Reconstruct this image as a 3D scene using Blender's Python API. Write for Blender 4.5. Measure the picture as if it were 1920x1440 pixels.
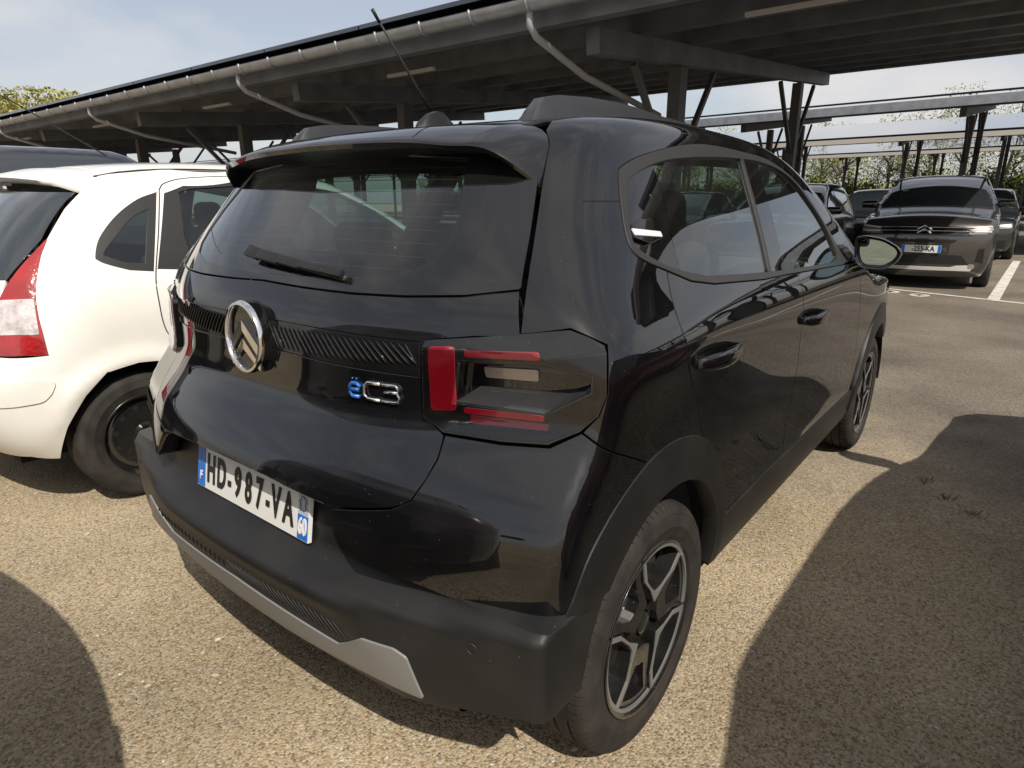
import numpy as np
import bpy, bmesh, math, random
from mathutils import Vector, Matrix
from mathutils.geometry import delaunay_2d_cdt
random.seed(7); RNG=np.random.default_rng(7)
R=math.radians
scene=bpy.context.scene
for o in list(bpy.data.objects): bpy.data.objects.remove(o)
# ------------------------------------------------------------------ camera
cam=bpy.data.cameras.new('camera'); camo=bpy.data.objects.new('camera',cam); scene.collection.objects.link(camo)
CAM=np.array([-0.597,-1.424,1.337]); YAW,PITCH,ROLL=R(38.83),R(-16.08),R(-0.32)
fw=np.array([math.cos(PITCH)*math.cos(YAW),math.cos(PITCH)*math.sin(YAW),math.sin(PITCH)])
rt=np.cross(fw,[0,0,1]); rt/=np.linalg.norm(rt); up=np.cross(rt,fw)
r2=math.cos(ROLL)*rt+math.sin(ROLL)*up; u2=-math.sin(ROLL)*rt+math.cos(ROLL)*up
m=Matrix.Identity(4)
for k in range(3): m[k][0]=r2[k]; m[k][1]=u2[k]; m[k][2]=-fw[k]; m[k][3]=CAM[k]
camo.matrix_world=m
cam.sensor_width=36; cam.lens=1183/1920*36; cam.clip_start=.05; cam.clip_end=2000
scene.camera=camo
scene.render.resolution_x=1024; scene.render.resolution_y=768
# ------------------------------------------------------------------ sky, sun, exposure
SUNV=Vector((-.46,-.75,1.0)).normalized()          # towards the sun
el=math.asin(SUNV.z); az=math.atan2(SUNV.x,SUNV.y)
w=bpy.data.worlds.new('World'); scene.world=w; w.use_nodes=True
nt=w.node_tree; nt.nodes.clear()
sky=nt.nodes.new('ShaderNodeTexSky'); sky.sky_type='NISHITA'; sky.sun_disc=False
sky.sun_elevation=el; sky.sun_rotation=az; sky.air_density=1.0; sky.dust_density=2.2; sky.ozone_density=1.0; sky.altitude=60
bg=nt.nodes.new('ShaderNodeBackground'); bg.inputs['Strength'].default_value=.122
outw=nt.nodes.new('ShaderNodeOutputWorld')
tc=nt.nodes.new('ShaderNodeTexCoord'); mp=nt.nodes.new('ShaderNodeMapping'); mp.inputs['Scale'].default_value=(1,1,2.6)
nz=nt.nodes.new('ShaderNodeTexNoise'); nz.inputs['Scale'].default_value=2.1; nz.inputs['Detail'].default_value=7; nz.inputs['Roughness'].default_value=.55
cr=nt.nodes.new('ShaderNodeValToRGB'); cr.color_ramp.elements[0].position=.44; cr.color_ramp.elements[1].position=.66
cr.color_ramp.elements[0].color=(.42,.42,.42,1); cr.color_ramp.elements[1].color=(.96,.96,.96,1)
mx=nt.nodes.new('ShaderNodeMixRGB'); mx.inputs[2].default_value=(6.3,6.2,6.25,1)   # thin high cloud
L=nt.links.new
L(tc.outputs['Generated'],mp.inputs['Vector']); L(mp.outputs[0],nz.inputs['Vector']); L(nz.outputs['Fac'],cr.inputs[0])
L(cr.outputs[0],mx.inputs[0]); L(sky.outputs[0],mx.inputs[1]); L(mx.outputs[0],bg.inputs[0]); L(bg.outputs[0],outw.inputs[0])
sun=bpy.data.lights.new('sun','SUN'); sun.energy=4.9; sun.angle=R(.53); sun.color=(1,.93,.82)
suno=bpy.data.objects.new('sun',sun); scene.collection.objects.link(suno)
suno.rotation_euler=SUNV.to_track_quat('Z','Y').to_euler(); suno.location=(0,0,20)
vs=scene.view_settings; vs.view_transform='Standard'; vs.look='None'; vs.exposure=0; vs.gamma=1; vs.use_curve_mapping=False
# ------------------------------------------------------------------ materials
MT={}
def node(nt,t,**kw):
    n=nt.nodes.new(t)
    for k,v in kw.items(): setattr(n,k,v)
    return n
def mat(name,col,rough=.5,metal=0.,coat=0.,spec=.5,emit=None,bump=None,var=None,dust=0.,vscale=20.):
    """principled; bump=(scale,strength,distance), var=second colour mixed by noise, dust=pale specks and a thin dusty film"""
    if name in MT: return MT[name]
    m=bpy.data.materials.new(name); m.use_nodes=True; nt=m.node_tree; b=nt.nodes['Principled BSDF']
    b.inputs['Base Color'].default_value=(*col,1); b.inputs['Roughness'].default_value=rough; b.inputs['Metallic'].default_value=metal
    b.inputs['Coat Weight'].default_value=coat; b.inputs['Coat Roughness'].default_value=.006; b.inputs['Coat IOR'].default_value=1.70; b.inputs['Specular IOR Level'].default_value=spec
    tc=node(nt,'ShaderNodeTexCoord')
    if emit: b.inputs['Emission Color'].default_value=(*emit[0],1); b.inputs['Emission Strength'].default_value=emit[1]
    src=None
    if var is not None:
        n=node(nt,'ShaderNodeTexNoise'); n.inputs['Scale'].default_value=vscale; n.inputs['Detail'].default_value=5
        nt.links.new(tc.outputs['Object'],n.inputs['Vector'])
        rp=node(nt,'ShaderNodeValToRGB'); rp.color_ramp.elements[0].position=.35; rp.color_ramp.elements[1].position=.68
        rp.color_ramp.elements[0].color=(*col,1); rp.color_ramp.elements[1].color=(*var,1)
        nt.links.new(n.outputs['Fac'],rp.inputs[0]); src=rp.outputs[0]
        nt.links.new(src,b.inputs['Base Color'])
    if bump:
        n=node(nt,'ShaderNodeTexNoise'); n.inputs['Scale'].default_value=bump[0]; n.inputs['Detail'].default_value=3
        nt.links.new(tc.outputs['Object'],n.inputs['Vector'])
        bp=node(nt,'ShaderNodeBump'); bp.inputs['Strength'].default_value=bump[1]; bp.inputs['Distance'].default_value=bump[2]
        nt.links.new(n.outputs['Fac'],bp.inputs['Height']); nt.links.new(bp.outputs[0],b.inputs['Normal'])
    if dust:
        v=node(nt,'ShaderNodeTexVoronoi'); v.inputs['Scale'].default_value=62; nt.links.new(tc.outputs['Object'],v.inputs['Vector'])
        lt=node(nt,'ShaderNodeMath',operation='LESS_THAN'); lt.inputs[1].default_value=.062
        sep=node(nt,'ShaderNodeSeparateColor'); nt.links.new(v.outputs['Color'],sep.inputs[0])
        gt=node(nt,'ShaderNodeMath',operation='GREATER_THAN'); gt.inputs[1].default_value=.66
        ml=node(nt,'ShaderNodeMath',operation='MULTIPLY')
        nt.links.new(v.outputs['Distance'],lt.inputs[0]); nt.links.new(sep.outputs[0],gt.inputs[0]); nt.links.new(lt.outputs[0],ml.inputs[0]); nt.links.new(gt.outputs[0],ml.inputs[1])
        n=node(nt,'ShaderNodeTexNoise'); n.inputs['Scale'].default_value=6; n.inputs['Detail'].default_value=8; nt.links.new(tc.outputs['Object'],n.inputs['Vector'])
        mr=node(nt,'ShaderNodeMapRange'); mr.inputs[1].default_value=.45; mr.inputs[2].default_value=.8; mr.inputs[3].default_value=0.; mr.inputs[4].default_value=dust
        nt.links.new(n.outputs['Fac'],mr.inputs[0])
        sc=node(nt,'ShaderNodeMath',operation='MULTIPLY'); sc.inputs[1].default_value=min(1,dust*14); nt.links.new(ml.outputs[0],sc.inputs[0])
        mxv=node(nt,'ShaderNodeMath',operation='MAXIMUM'); nt.links.new(mr.outputs[0],mxv.inputs[0]); nt.links.new(sc.outputs[0],mxv.inputs[1])
        d=node(nt,'ShaderNodeBsdfDiffuse'); d.inputs[0].default_value=(.34,.31,.27,1)
        ms=node(nt,'ShaderNodeMixShader'); nt.links.new(mxv.outputs[0],ms.inputs[0]); nt.links.new(b.outputs[0],ms.inputs[1]); nt.links.new(d.outputs[0],ms.inputs[2])
        nt.links.new(ms.outputs[0],nt.nodes['Material Output'].inputs['Surface'])
    MT[name]=m; return m
def glass(name,tint,ior=1.52,film=.018):
    m=bpy.data.materials.new(name); m.use_nodes=True; nt=m.node_tree; nt.nodes.remove(nt.nodes['Principled BSDF'])
    fr=node(nt,'ShaderNodeFresnel'); ge=node(nt,'ShaderNodeNewGeometry'); mi=node(nt,'ShaderNodeMapRange'); mi.inputs[3].default_value=ior; mi.inputs[4].default_value=1/ior; nt.links.new(ge.outputs['Backfacing'],mi.inputs[0]); nt.links.new(mi.outputs[0],fr.inputs[0])   # same reflectance from either side of a thin pane
    t=node(nt,'ShaderNodeBsdfTransparent'); t.inputs[0].default_value=(*tint,1)
    g=node(nt,'ShaderNodeBsdfGlossy'); g.inputs['Roughness'].default_value=.004; g.inputs[0].default_value=(.95,.97,1,1)
    d=node(nt,'ShaderNodeBsdfDiffuse'); d.inputs[0].default_value=(.30,.30,.28,1)
    ad=node(nt,'ShaderNodeMixShader'); ad.inputs[0].default_value=film
    nt.links.new(t.outputs[0],ad.inputs[1]); nt.links.new(d.outputs[0],ad.inputs[2])
    f2=node(nt,'ShaderNodeMath',operation='MULTIPLY'); f2.inputs[1].default_value=1.35; f2.use_clamp=True     # both faces of the pane
    nt.links.new(fr.outputs[0],f2.inputs[0])
    ms=node(nt,'ShaderNodeMixShader'); nt.links.new(f2.outputs[0],ms.inputs[0]); nt.links.new(ad.outputs[0],ms.inputs[1]); nt.links.new(g.outputs[0],ms.inputs[2])
    nt.links.new(ms.outputs[0],nt.nodes['Material Output'].inputs['Surface'])
    MT[name]=m; return m
paint=mat('black_paint',(.0035,.0035,.004),rough=.4,spec=.0,coat=1.,dust=.014)
gloss=mat('gloss_black',(.006,.006,.006),rough=.4,spec=.0,coat=1.,dust=.010)
matte=mat('matt_plastic',(.0125,.0123,.0125),rough=.44,spec=.32,bump=(900,.3,.0006),dust=.03)
rubber=mat('rubber',(.017,.015,.013),rough=.72,bump=(300,.15,.0008),var=(.036,.031,.026),vscale=9,dust=.06)
trim=mat('trim_plastic',(.026,.0245,.0235),rough=.42,spec=.4)
dark=mat('dark_void',(.004,.004,.004),rough=.9)
silver=mat('silver_plastic',(.20,.197,.192),rough=.42,metal=.15,dust=.03)
machined=mat('machined_alloy',(.22,.217,.21),rough=.38,metal=.35,dust=.03)
chrome=mat('chrome',(.75,.75,.75),rough=.07,metal=1.)
redlamp=mat('red_lamp',(.21,.003,.011),rough=.12,coat=1.,spec=.6)
redlamp_dark=mat('red_lamp_deep',(.11,.003,.008),rough=.15,coat=1.)
clearlamp=mat('clear_lamp',(.30,.27,.25),rough=.16,coat=1.,metal=.4)
whiteplate=mat('plate_white',(.74,.73,.70),rough=.35)
plateblue=mat('plate_blue',(.010,.15,.55),rough=.4)
inkblack=mat('plate_ink',(.015,.015,.015),rough=.5)
fabric=mat('seat_fabric',(.035,.035,.037),rough=.9,bump=(200,.3,.002))
headliner=mat('headliner',(.30,.29,.27),rough=.95)
glass_rear=glass('glass_rear',(.36,.47,.44)); glass_side=glass('glass_side',(.50,.62,.58)); glass_front=glass('glass_front',(.62,.74,.68))
mirror_m=mat('mirror_glass',(.30,.40,.42),rough=.0,metal=1.)
# ------------------------------------------------------------------ object helpers
COL=scene.collection
def tag(o,label,cat,group=None,kind=None):
    if label: o['label']=label
    if cat: o['category']=cat
    if group: o['group']=group
    if kind: o['kind']=kind
    return o
def empty(name,label,cat,loc=(0,0,0),rz=0.,group=None):
    o=bpy.data.objects.new(name,None); COL.objects.link(o); o.location=loc; o.rotation_euler=(0,0,rz); o.empty_display_size=.2
    return tag(o,label,cat,group)
def mk(name,V,F,mt,parent=None,N=None,smooth=True):
    me=bpy.data.meshes.new(name); me.from_pydata([tuple(v) for v in np.asarray(V,float)],[],[tuple(int(i) for i in f) for f in F])
    me.materials.append(mt); me.polygons.foreach_set('use_smooth',[smooth]*len(me.polygons)); me.update()
    if N is not None: me.normals_split_custom_set_from_vertices([tuple(n) for n in N])
    o=bpy.data.objects.new(name,me); COL.objects.link(o)
    if parent is not None: o.parent=parent
    return o
class MB:
    """collects verts and faces for one mesh"""
    def __init__(s): s.V=[];s.F=[]
    def add(s,V,F):
        b=len(s.V); s.V+= [tuple(v) for v in V]; s.F+=[tuple(i+b for i in f) for f in F]; return s
    def box(s,a,b):
        x0,y0,z0=a;x1,y1,z1=b
        V=[(x0,y0,z0),(x1,y0,z0),(x1,y1,z0),(x0,y1,z0),(x0,y0,z1),(x1,y0,z1),(x1,y1,z1),(x0,y1,z1)]
        return s.add(V,[(0,3,2,1),(4,5,6,7),(0,1,5,4),(1,2,6,5),(2,3,7,6),(3,0,4,7)])
    def bar(s,p,q,w,h,upv=(0,0,1)):
        p=np.array(p,float);q=np.array(q,float);d=q-p;d/=np.linalg.norm(d);u=np.array(upv,float)
        if abs(d@u)>.95: u=np.array([1.,0,0])
        a=np.cross(d,u);a/=np.linalg.norm(a);b=np.cross(a,d)
        V=[e+a*sx*w/2+b*sz*h/2 for e in(p,q) for sx,sz in((-1,-1),(1,-1),(1,1),(-1,1))]
        return s.add(V,[(3,2,1,0),(4,5,6,7),(0,1,5,4),(1,2,6,5),(2,3,7,6),(3,0,4,7)])
    def tube(s,pts,r,n=10,caps=True):
        pts=[np.array(p,float) for p in pts];k=len(pts);rr=r if hasattr(r,'__len__') else [r]*k;V=[];F=[]
        ref=np.array([0,0,1.])
        for i,p in enumerate(pts):
            d=pts[min(i+1,k-1)]-pts[max(i-1,0)];d/=np.linalg.norm(d)
            u=ref if abs(d@ref)<.95 else np.array([1.,0,0])
            a=np.cross(d,u);a/=np.linalg.norm(a);b=np.cross(d,a)
            for j in range(n):
                t=2*math.pi*j/n;V.append(p+rr[i]*(math.cos(t)*a+math.sin(t)*b))
        for i in range(k-1):
            for j in range(n):F.append((i*n+j,i*n+(j+1)%n,(i+1)*n+(j+1)%n,(i+1)*n+j))
        if caps: F.append(tuple(range(n))[::-1]);F.append(tuple((k-1)*n+j for j in range(n)))
        return s.add(V,F)
    def lathe(s,prof,c=(0,0,0),n=64,axis='y'):
        """profile of (along axis, radius)"""
        V=[];k=len(prof)
        for i in range(n):
            t=2*math.pi*i/n
            for a,r in prof:
                if axis=='y':V.append((c[0]+r*math.cos(t),c[1]+a,c[2]+r*math.sin(t)))
                else:V.append((c[0]+r*math.cos(t),c[1]+r*math.sin(t),c[2]+a))
        F=[(i*k+j,i*k+j+1,((i+1)%n)*k+j+1,((i+1)%n)*k+j) for i in range(n) for j in range(k-1)]
        return s.add(V,F)
    def build(s,name,mt,parent=None,smooth=False,bevel=0.,auto=None):
        me=bpy.data.meshes.new(name);me.from_pydata([tuple(map(float,v)) for v in s.V],[],s.F);me.materials.append(mt);me.update()
        bm=bmesh.new();bm.from_mesh(me);bmesh.ops.recalc_face_normals(bm,faces=bm.faces)
        if bevel>0: bmesh.ops.bevel(bm,geom=[e for e in bm.edges if len(e.link_faces)==2 and e.calc_face_angle(0)>.5],offset=bevel,segments=2,affect='EDGES',profile=.7)
        bm.to_mesh(me);bm.free()
        me.polygons.foreach_set('use_smooth',[smooth or bevel>0]*len(me.polygons))
        if auto or bevel>0: me.set_sharp_from_angle(angle=auto or R(50))
        o=bpy.data.objects.new(name,me);COL.objects.link(o)
        if parent is not None:o.parent=parent
        return o
def mirror(o,parent=None,name=None):
    """the same part on the other side of the car (local y -> -y)"""
    me=o.data.copy();V=np.empty(len(me.vertices)*3);me.vertices.foreach_get('co',V);V=V.reshape(-1,3);V[:,1]*=-1
    n=None
    F=[tuple(reversed(p.vertices)) for p in me.polygons];sm=[p.use_smooth for p in me.polygons]
    if o.data.has_custom_normals:
        N=np.empty(len(o.data.loops)*3);o.data.corner_normals.foreach_get('vector',N);N=N.reshape(-1,3)
        vi=np.empty(len(o.data.loops),int);o.data.loops.foreach_get('vertex_index',vi);n=np.zeros((len(V),3));n[vi]=N;n[:,1]*=-1
    q=mk(name or o.name.split('.')[0],V,F,o.data.materials[0],parent if parent is not None else o.parent,N=n)
    q.data.polygons.foreach_set('use_smooth',sm)
    if n is None: q.data.set_sharp_from_angle(angle=R(50))
    return q
def copy_tree(o,parent=None):
    c=o.copy();COL.objects.link(c);c.parent=parent
    for ch in o.children:copy_tree(ch,c)
    return c
def text_mesh(name,body,size,mt,parent,M,sx=1.,ext=.0008,align='CENTER',bold=0.):
    cu=bpy.data.curves.new('t','FONT');cu.body=body;cu.size=size;cu.align_x=align;cu.align_y='CENTER';cu.extrude=ext;cu.offset=0. if any(q in body for q in '96') else bold
    ob=bpy.data.objects.new('t',cu);COL.objects.link(ob);bpy.context.view_layer.update()
    me=bpy.data.meshes.new_from_object(ob);bpy.data.objects.remove(ob)
    if any(q in body for q in '96') and bold:                      # thicken by overlaying shifted outlines
        bm=bmesh.new();k=bold/max(sx,.3)*.9
        for i,(a,b) in enumerate(((0,0),(k,0),(-k,0),(0,bold*.9),(0,-bold*.9))):
            n0=len(bm.verts);bm.from_mesh(me);bm.verts.ensure_lookup_table();bmesh.ops.translate(bm,vec=(a,b,.00006*i),verts=bm.verts[n0:])
        bm.to_mesh(me);bm.free()
    me.transform(M@Matrix.Diagonal((sx,1,1,1)));me.materials.clear();me.materials.append(mt);me.name=name
    o=bpy.data.objects.new(name,me);COL.objects.link(o);o.parent=parent;return o
class Sp:
    """natural cubic spline through knots, linear beyond the ends"""
    def __init__(s,pts):
        p=np.array(pts,float);s.x=p[:,0];s.y=p[:,1];n=len(p);h=np.diff(s.x)
        A=np.eye(n);b=np.zeros(n)
        for i in range(1,n-1):
            A[i,i-1]=h[i-1];A[i,i]=2*(h[i-1]+h[i]);A[i,i+1]=h[i]
            b[i]=6*((s.y[i+1]-s.y[i])/h[i]-(s.y[i]-s.y[i-1])/h[i-1])
        s.m=np.linalg.solve(A,b);s.h=h
    def __call__(s,t):
        t=np.asarray(t,float);tc=np.clip(t,s.x[0],s.x[-1]);i=np.clip(np.searchsorted(s.x,tc)-1,0,len(s.x)-2)
        h=s.h[i];a=(s.x[i+1]-tc)/h;b=(tc-s.x[i])/h
        y=a*s.y[i]+b*s.y[i+1]+((a**3-a)*s.m[i]+(b**3-b)*s.m[i+1])*h*h/6
        h0=s.h[0];h1=s.h[-1]
        d0=(s.y[1]-s.y[0])/h0-h0*(2*s.m[0]+s.m[1])/6;d1=(s.y[-1]-s.y[-2])/h1+h1*(2*s.m[-1]+s.m[-2])/6
        return y+np.where(t<s.x[0],(t-s.x[0])*d0,0)+np.where(t>s.x[-1],(t-s.x[-1])*d1,0)
def smax(a,b,k):
    h=np.maximum(k-np.abs(a-b),0)/k
    return np.maximum(a,b)+h**3*k/6
def bump(t,c,w):return np.exp(-((t-c)/w)**2)
def sstep(t,a,b):
    q=np.clip((t-a)/(b-a),0,1);return q*q*(3-2*q)
class Body:
    """closed implicit car body; F<0 inside. side/rear/top/pivot projections cut panels from it"""
    def __init__(s,F,cy=0.,piv=(1.3,.9),mid=1.2):
        s.F=F;s.cy=cy;s.piv=np.array([piv[0],cy,piv[1]]);s.mid=mid
    def solve(s,o,d,tmax=3.):
        n=len(o);ts=np.linspace(0,tmax,90);lo=np.zeros(n);hi=np.full(n,tmax);found=np.zeros(n,bool);prev=np.zeros(n)
        for t in ts[1:]:
            p=o+d*t;f=s.F(p[:,0],p[:,1]-s.cy,p[:,2]);new=(f>0)&~found
            lo[new]=prev[new];hi[new]=t;found|=new;prev[:]=t
            if found.all():break
        for _ in range(32):
            m=(lo+hi)/2;p=o+d*m[:,None];f=s.F(p[:,0],p[:,1]-s.cy,p[:,2]);ins=f<0
            lo=np.where(ins,m,lo);hi=np.where(ins,hi,m)
        return o+d*((lo+hi)/2)[:,None]
    def P(s,mode,uv):
        uv=np.atleast_2d(np.asarray(uv,float));n=len(uv);a,b=uv[:,0],uv[:,1];z0=np.zeros(n);e=np.ones(n)
        if mode=='side': o=np.stack([a,z0+s.cy,b],1);d=np.stack([z0,-e,z0],1)
        elif mode=='rear': o=np.stack([z0+s.mid,a+s.cy,b],1);d=np.stack([-e,z0,z0],1)
        elif mode=='front': o=np.stack([z0+s.mid+1,a+s.cy,b],1);d=np.stack([e,z0,z0],1)
        elif mode=='top': o=np.stack([a,b+s.cy,z0+.75],1);d=np.stack([z0,z0,e],1)
        else:
            o=np.tile(s.piv,(n,1));d=np.stack([-np.cos(a)*np.cos(b),-np.sin(a)*np.cos(b),np.sin(b)],1)
        return s.solve(o,d)
    def par(s,mode,p):
        p=np.atleast_2d(p)
        if mode=='side':return p[:,[0,2]]
        if mode in('rear','front'):return np.stack([p[:,1]-s.cy,p[:,2]],1)
        if mode=='top':return np.stack([p[:,0],p[:,1]-s.cy],1)
        q=p-s.piv;return np.stack([np.arctan2(-q[:,1],-q[:,0]),np.arctan2(q[:,2],np.hypot(q[:,0],q[:,1]))],1)
    def N(s,p):
        h=1.5e-3;g=[]
        for k in range(3):
            q=p.copy();q[:,k]+=h;r=p.copy();r[:,k]-=h
            g.append(s.F(q[:,0],q[:,1]-s.cy,q[:,2])-s.F(r[:,0],r[:,1]-s.cy,r[:,2]))
        g=np.stack(g,1);return g/np.linalg.norm(g,axis=1,keepdims=True)
# ---------------- black hatchback
xr0=Sp([(.45,.058),(.60,.052),(.68,.060),(.74,.076),(.79,.098),(.85,.136),(.89,.160),(.92,.171),(.96,.176),(1.03,.178),(1.09,.186),(1.165,.222),(1.25,.288),(1.35,.375),(1.44,.455),(1.52,.54),(1.6,.64)])
wz=Sp([(.20,.80),(.30,.835),(.40,.855),(.55,.868),(.70,.872),(.85,.870),(.95,.872),(1.02,.870),(1.08,.856),(1.12,.838),(1.2,.803),(1.3,.757),(1.4,.708),(1.48,.668),(1.58,.615)])
zc=Sp([(.40,1.478),(.53,1.503),(.7,1.530),(.95,1.556),(1.28,1.568),(1.6,1.565),(1.9,1.548),(2.1,1.512),(2.3,1.44),(2.5,1.33),(2.75,1.18),(2.92,1.08),(3.05,1.035),(3.3,1.015),(3.6,.975),(3.85,.89),(4.1,.70)])
def sag(y):return np.where(y<.6,y**3,.216+.98*(y-.6))
def Fc3(x,y,z):
    y=np.abs(y)
    rear=(xr0(z)+(.41-.06*bump(z,.74,.14))*sag(y)-x)*.9
    ws=wz(z)-.05*np.maximum(0,(1.2-x)/.9)**2*sstep(z,1.08,1.3)-.09*np.maximum(0,(x-2.9)/1.1)**2
    ws=ws+.020*bump(x,.58,.33)*bump(z,1.035,.085)+.010*bump(x,3.15,.5)*bump(z,.86,.12)-.012*bump(x,1.75,.75)*bump(z,.60,.13)
    side=y-ws
    top=(z-(zc(x+.22*y*y)-.024*(y/.6)**2+.006))*.97
    front=x-(3.99-.30*y*y-.25*np.maximum(0,z-.75)**2)
    g=smax(rear,side,.075+.135*sstep(z,.95,1.3))
    g=smax(g,top,.085)
    return smax(g,front,.18)
C3=Body(Fc3)
# ---------------- its matt bumper
xb0=Sp([(.20,.20),(.28,.135),(.33,.088),(.38,.066),(.43,.056),(.47,.046),(.505,.038),(.530,.033),(.539,.038),(.56,.074),(.585,.112),(.62,.122),(.70,.139),(.76,.15)])
def Fbm(x,y,z):
    y=np.abs(y)
    rear=xb0(z)+.10*y*y-x
    ax,ay,bx,by=.10,.60,.175,.885
    L=np.hypot(bx-ax,by-ay);fac=((y-ay)*(bx-ax)-(x-ax)*(by-ay))/L-.02*sstep(z,.45,.2)*0+.05*np.maximum(0,.36-z)
    g=smax(rear,fac,.018)
    side=y-(.874-.25*np.maximum(0,.42-z)**2*4)
    return smax(g,side,.05)
BM=Body(Fbm)
# ---------------- white hatchback (own x origin at its tail)
wr0=Sp([(.25,.10),(.34,.035),(.45,.0),(.56,-.005),(.66,.01),(.72,.04),(.80,.062),(.95,.09),(1.05,.12),(1.15,.185),(1.30,.32),(1.42,.45),(1.5,.56)])
wwz=Sp([(.20,.77),(.35,.81),(.5,.83),(.7,.834),(.85,.828),(.95,.815),(1.05,.787),(1.2,.728),(1.35,.652),(1.45,.590),(1.55,.50)])
wzc=Sp([(.30,1.425),(.5,1.48),(.8,1.530),(1.2,1.558),(1.6,1.557),(2.0,1.50),(2.3,1.38),(2.6,1.22),(2.85,1.06),(3.0,1.0),(3.3,.94),(3.6,.85),(3.9,.62)])
def Fwh(x,y,z):
    y=np.abs(y)
    rear=(wr0(z)+.22*y*y-x)*.9
    ws=wwz(z)-.07*np.maximum(0,(1.1-x)/1.)**2*sstep(z,.7,1.2)-.12*np.maximum(0,(x-2.7)/1.1)**2
    ws=ws+.022*bump(np.hypot(x-.62,(z-.30)),.36,.055)*sstep(z,.3,.45)*bump(z,.62,.25)
    side=y-ws
    top=(z-(wzc(x+.25*y*y)-.05*(y/.6)**2))*.95
    front=x-(3.82-.45*y*y-.3*np.maximum(0,z-.7)**2)
    g=smax(rear,side,.30+.10*sstep(z,.8,1.2));g=smax(g,top,.16)
    return smax(g,front,.25)
WHX,WHY=-.12,2.48
# ------------------------------------------------------------------ panels cut from an implicit body
def dens(poly,ds,closed=True):
    out=[];n=len(poly)
    for i in range(n if closed else n-1):
        a=np.array(poly[i],float);b=np.array(poly[(i+1)%n],float);k=max(1,int(np.ceil(np.linalg.norm(b-a)/ds)))
        out+=[a+(b-a)*j/k for j in range(k)]
    if not closed:out.append(np.array(poly[-1],float))
    return np.array(out)
def rnd(poly,r,seg=5):
    """round the corners of a polygon"""
    if r<=0:return [np.array(p,float) for p in poly]
    out=[];n=len(poly)
    for i in range(n):
        p=np.array(poly[i],float);a=np.array(poly[i-1],float)-p;b=np.array(poly[(i+1)%n],float)-p
        la,lb=np.linalg.norm(a),np.linalg.norm(b)
        if (a@b)/(la*lb)<-.985: out.append(p);continue
        q=min(r,la*.45,lb*.45);s=p+a/la*q;e=p+b/lb*q
        for k in range(seg+1):
            t=k/seg;out.append((1-t)**2*s+2*t*(1-t)*p+t*t*e)
    return out
def smooth_line(pts,k=6):
    """Catmull-Rom through open list"""
    P=[np.array(p,float) for p in pts];P=[2*P[0]-P[1]]+P+[2*P[-1]-P[-2]];out=[]
    for i in range(1,len(P)-2):
        for j in range(k):
            t=j/k;out.append(.5*((2*P[i])+(-P[i-1]+P[i+1])*t+(2*P[i-1]-5*P[i]+4*P[i+1]-P[i+2])*t*t+(-P[i-1]+3*P[i]-3*P[i+1]+P[i+2])*t**3))
    out.append(P[-2]);return [tuple(p) for p in out]
def inside(pts,poly):
    x,y=pts[:,0],pts[:,1];r=np.zeros(len(pts),bool);n=len(poly);j=n-1
    for i in range(n):
        xi,yi=poly[i];xj,yj=poly[j]
        c=((yi>y)!=(yj>y));
        with np.errstate(divide='ignore',invalid='ignore'): r^=c&(x<(xj-xi)*(y-yi)/(yj-yi)+xi)
        j=i
    return r
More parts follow.
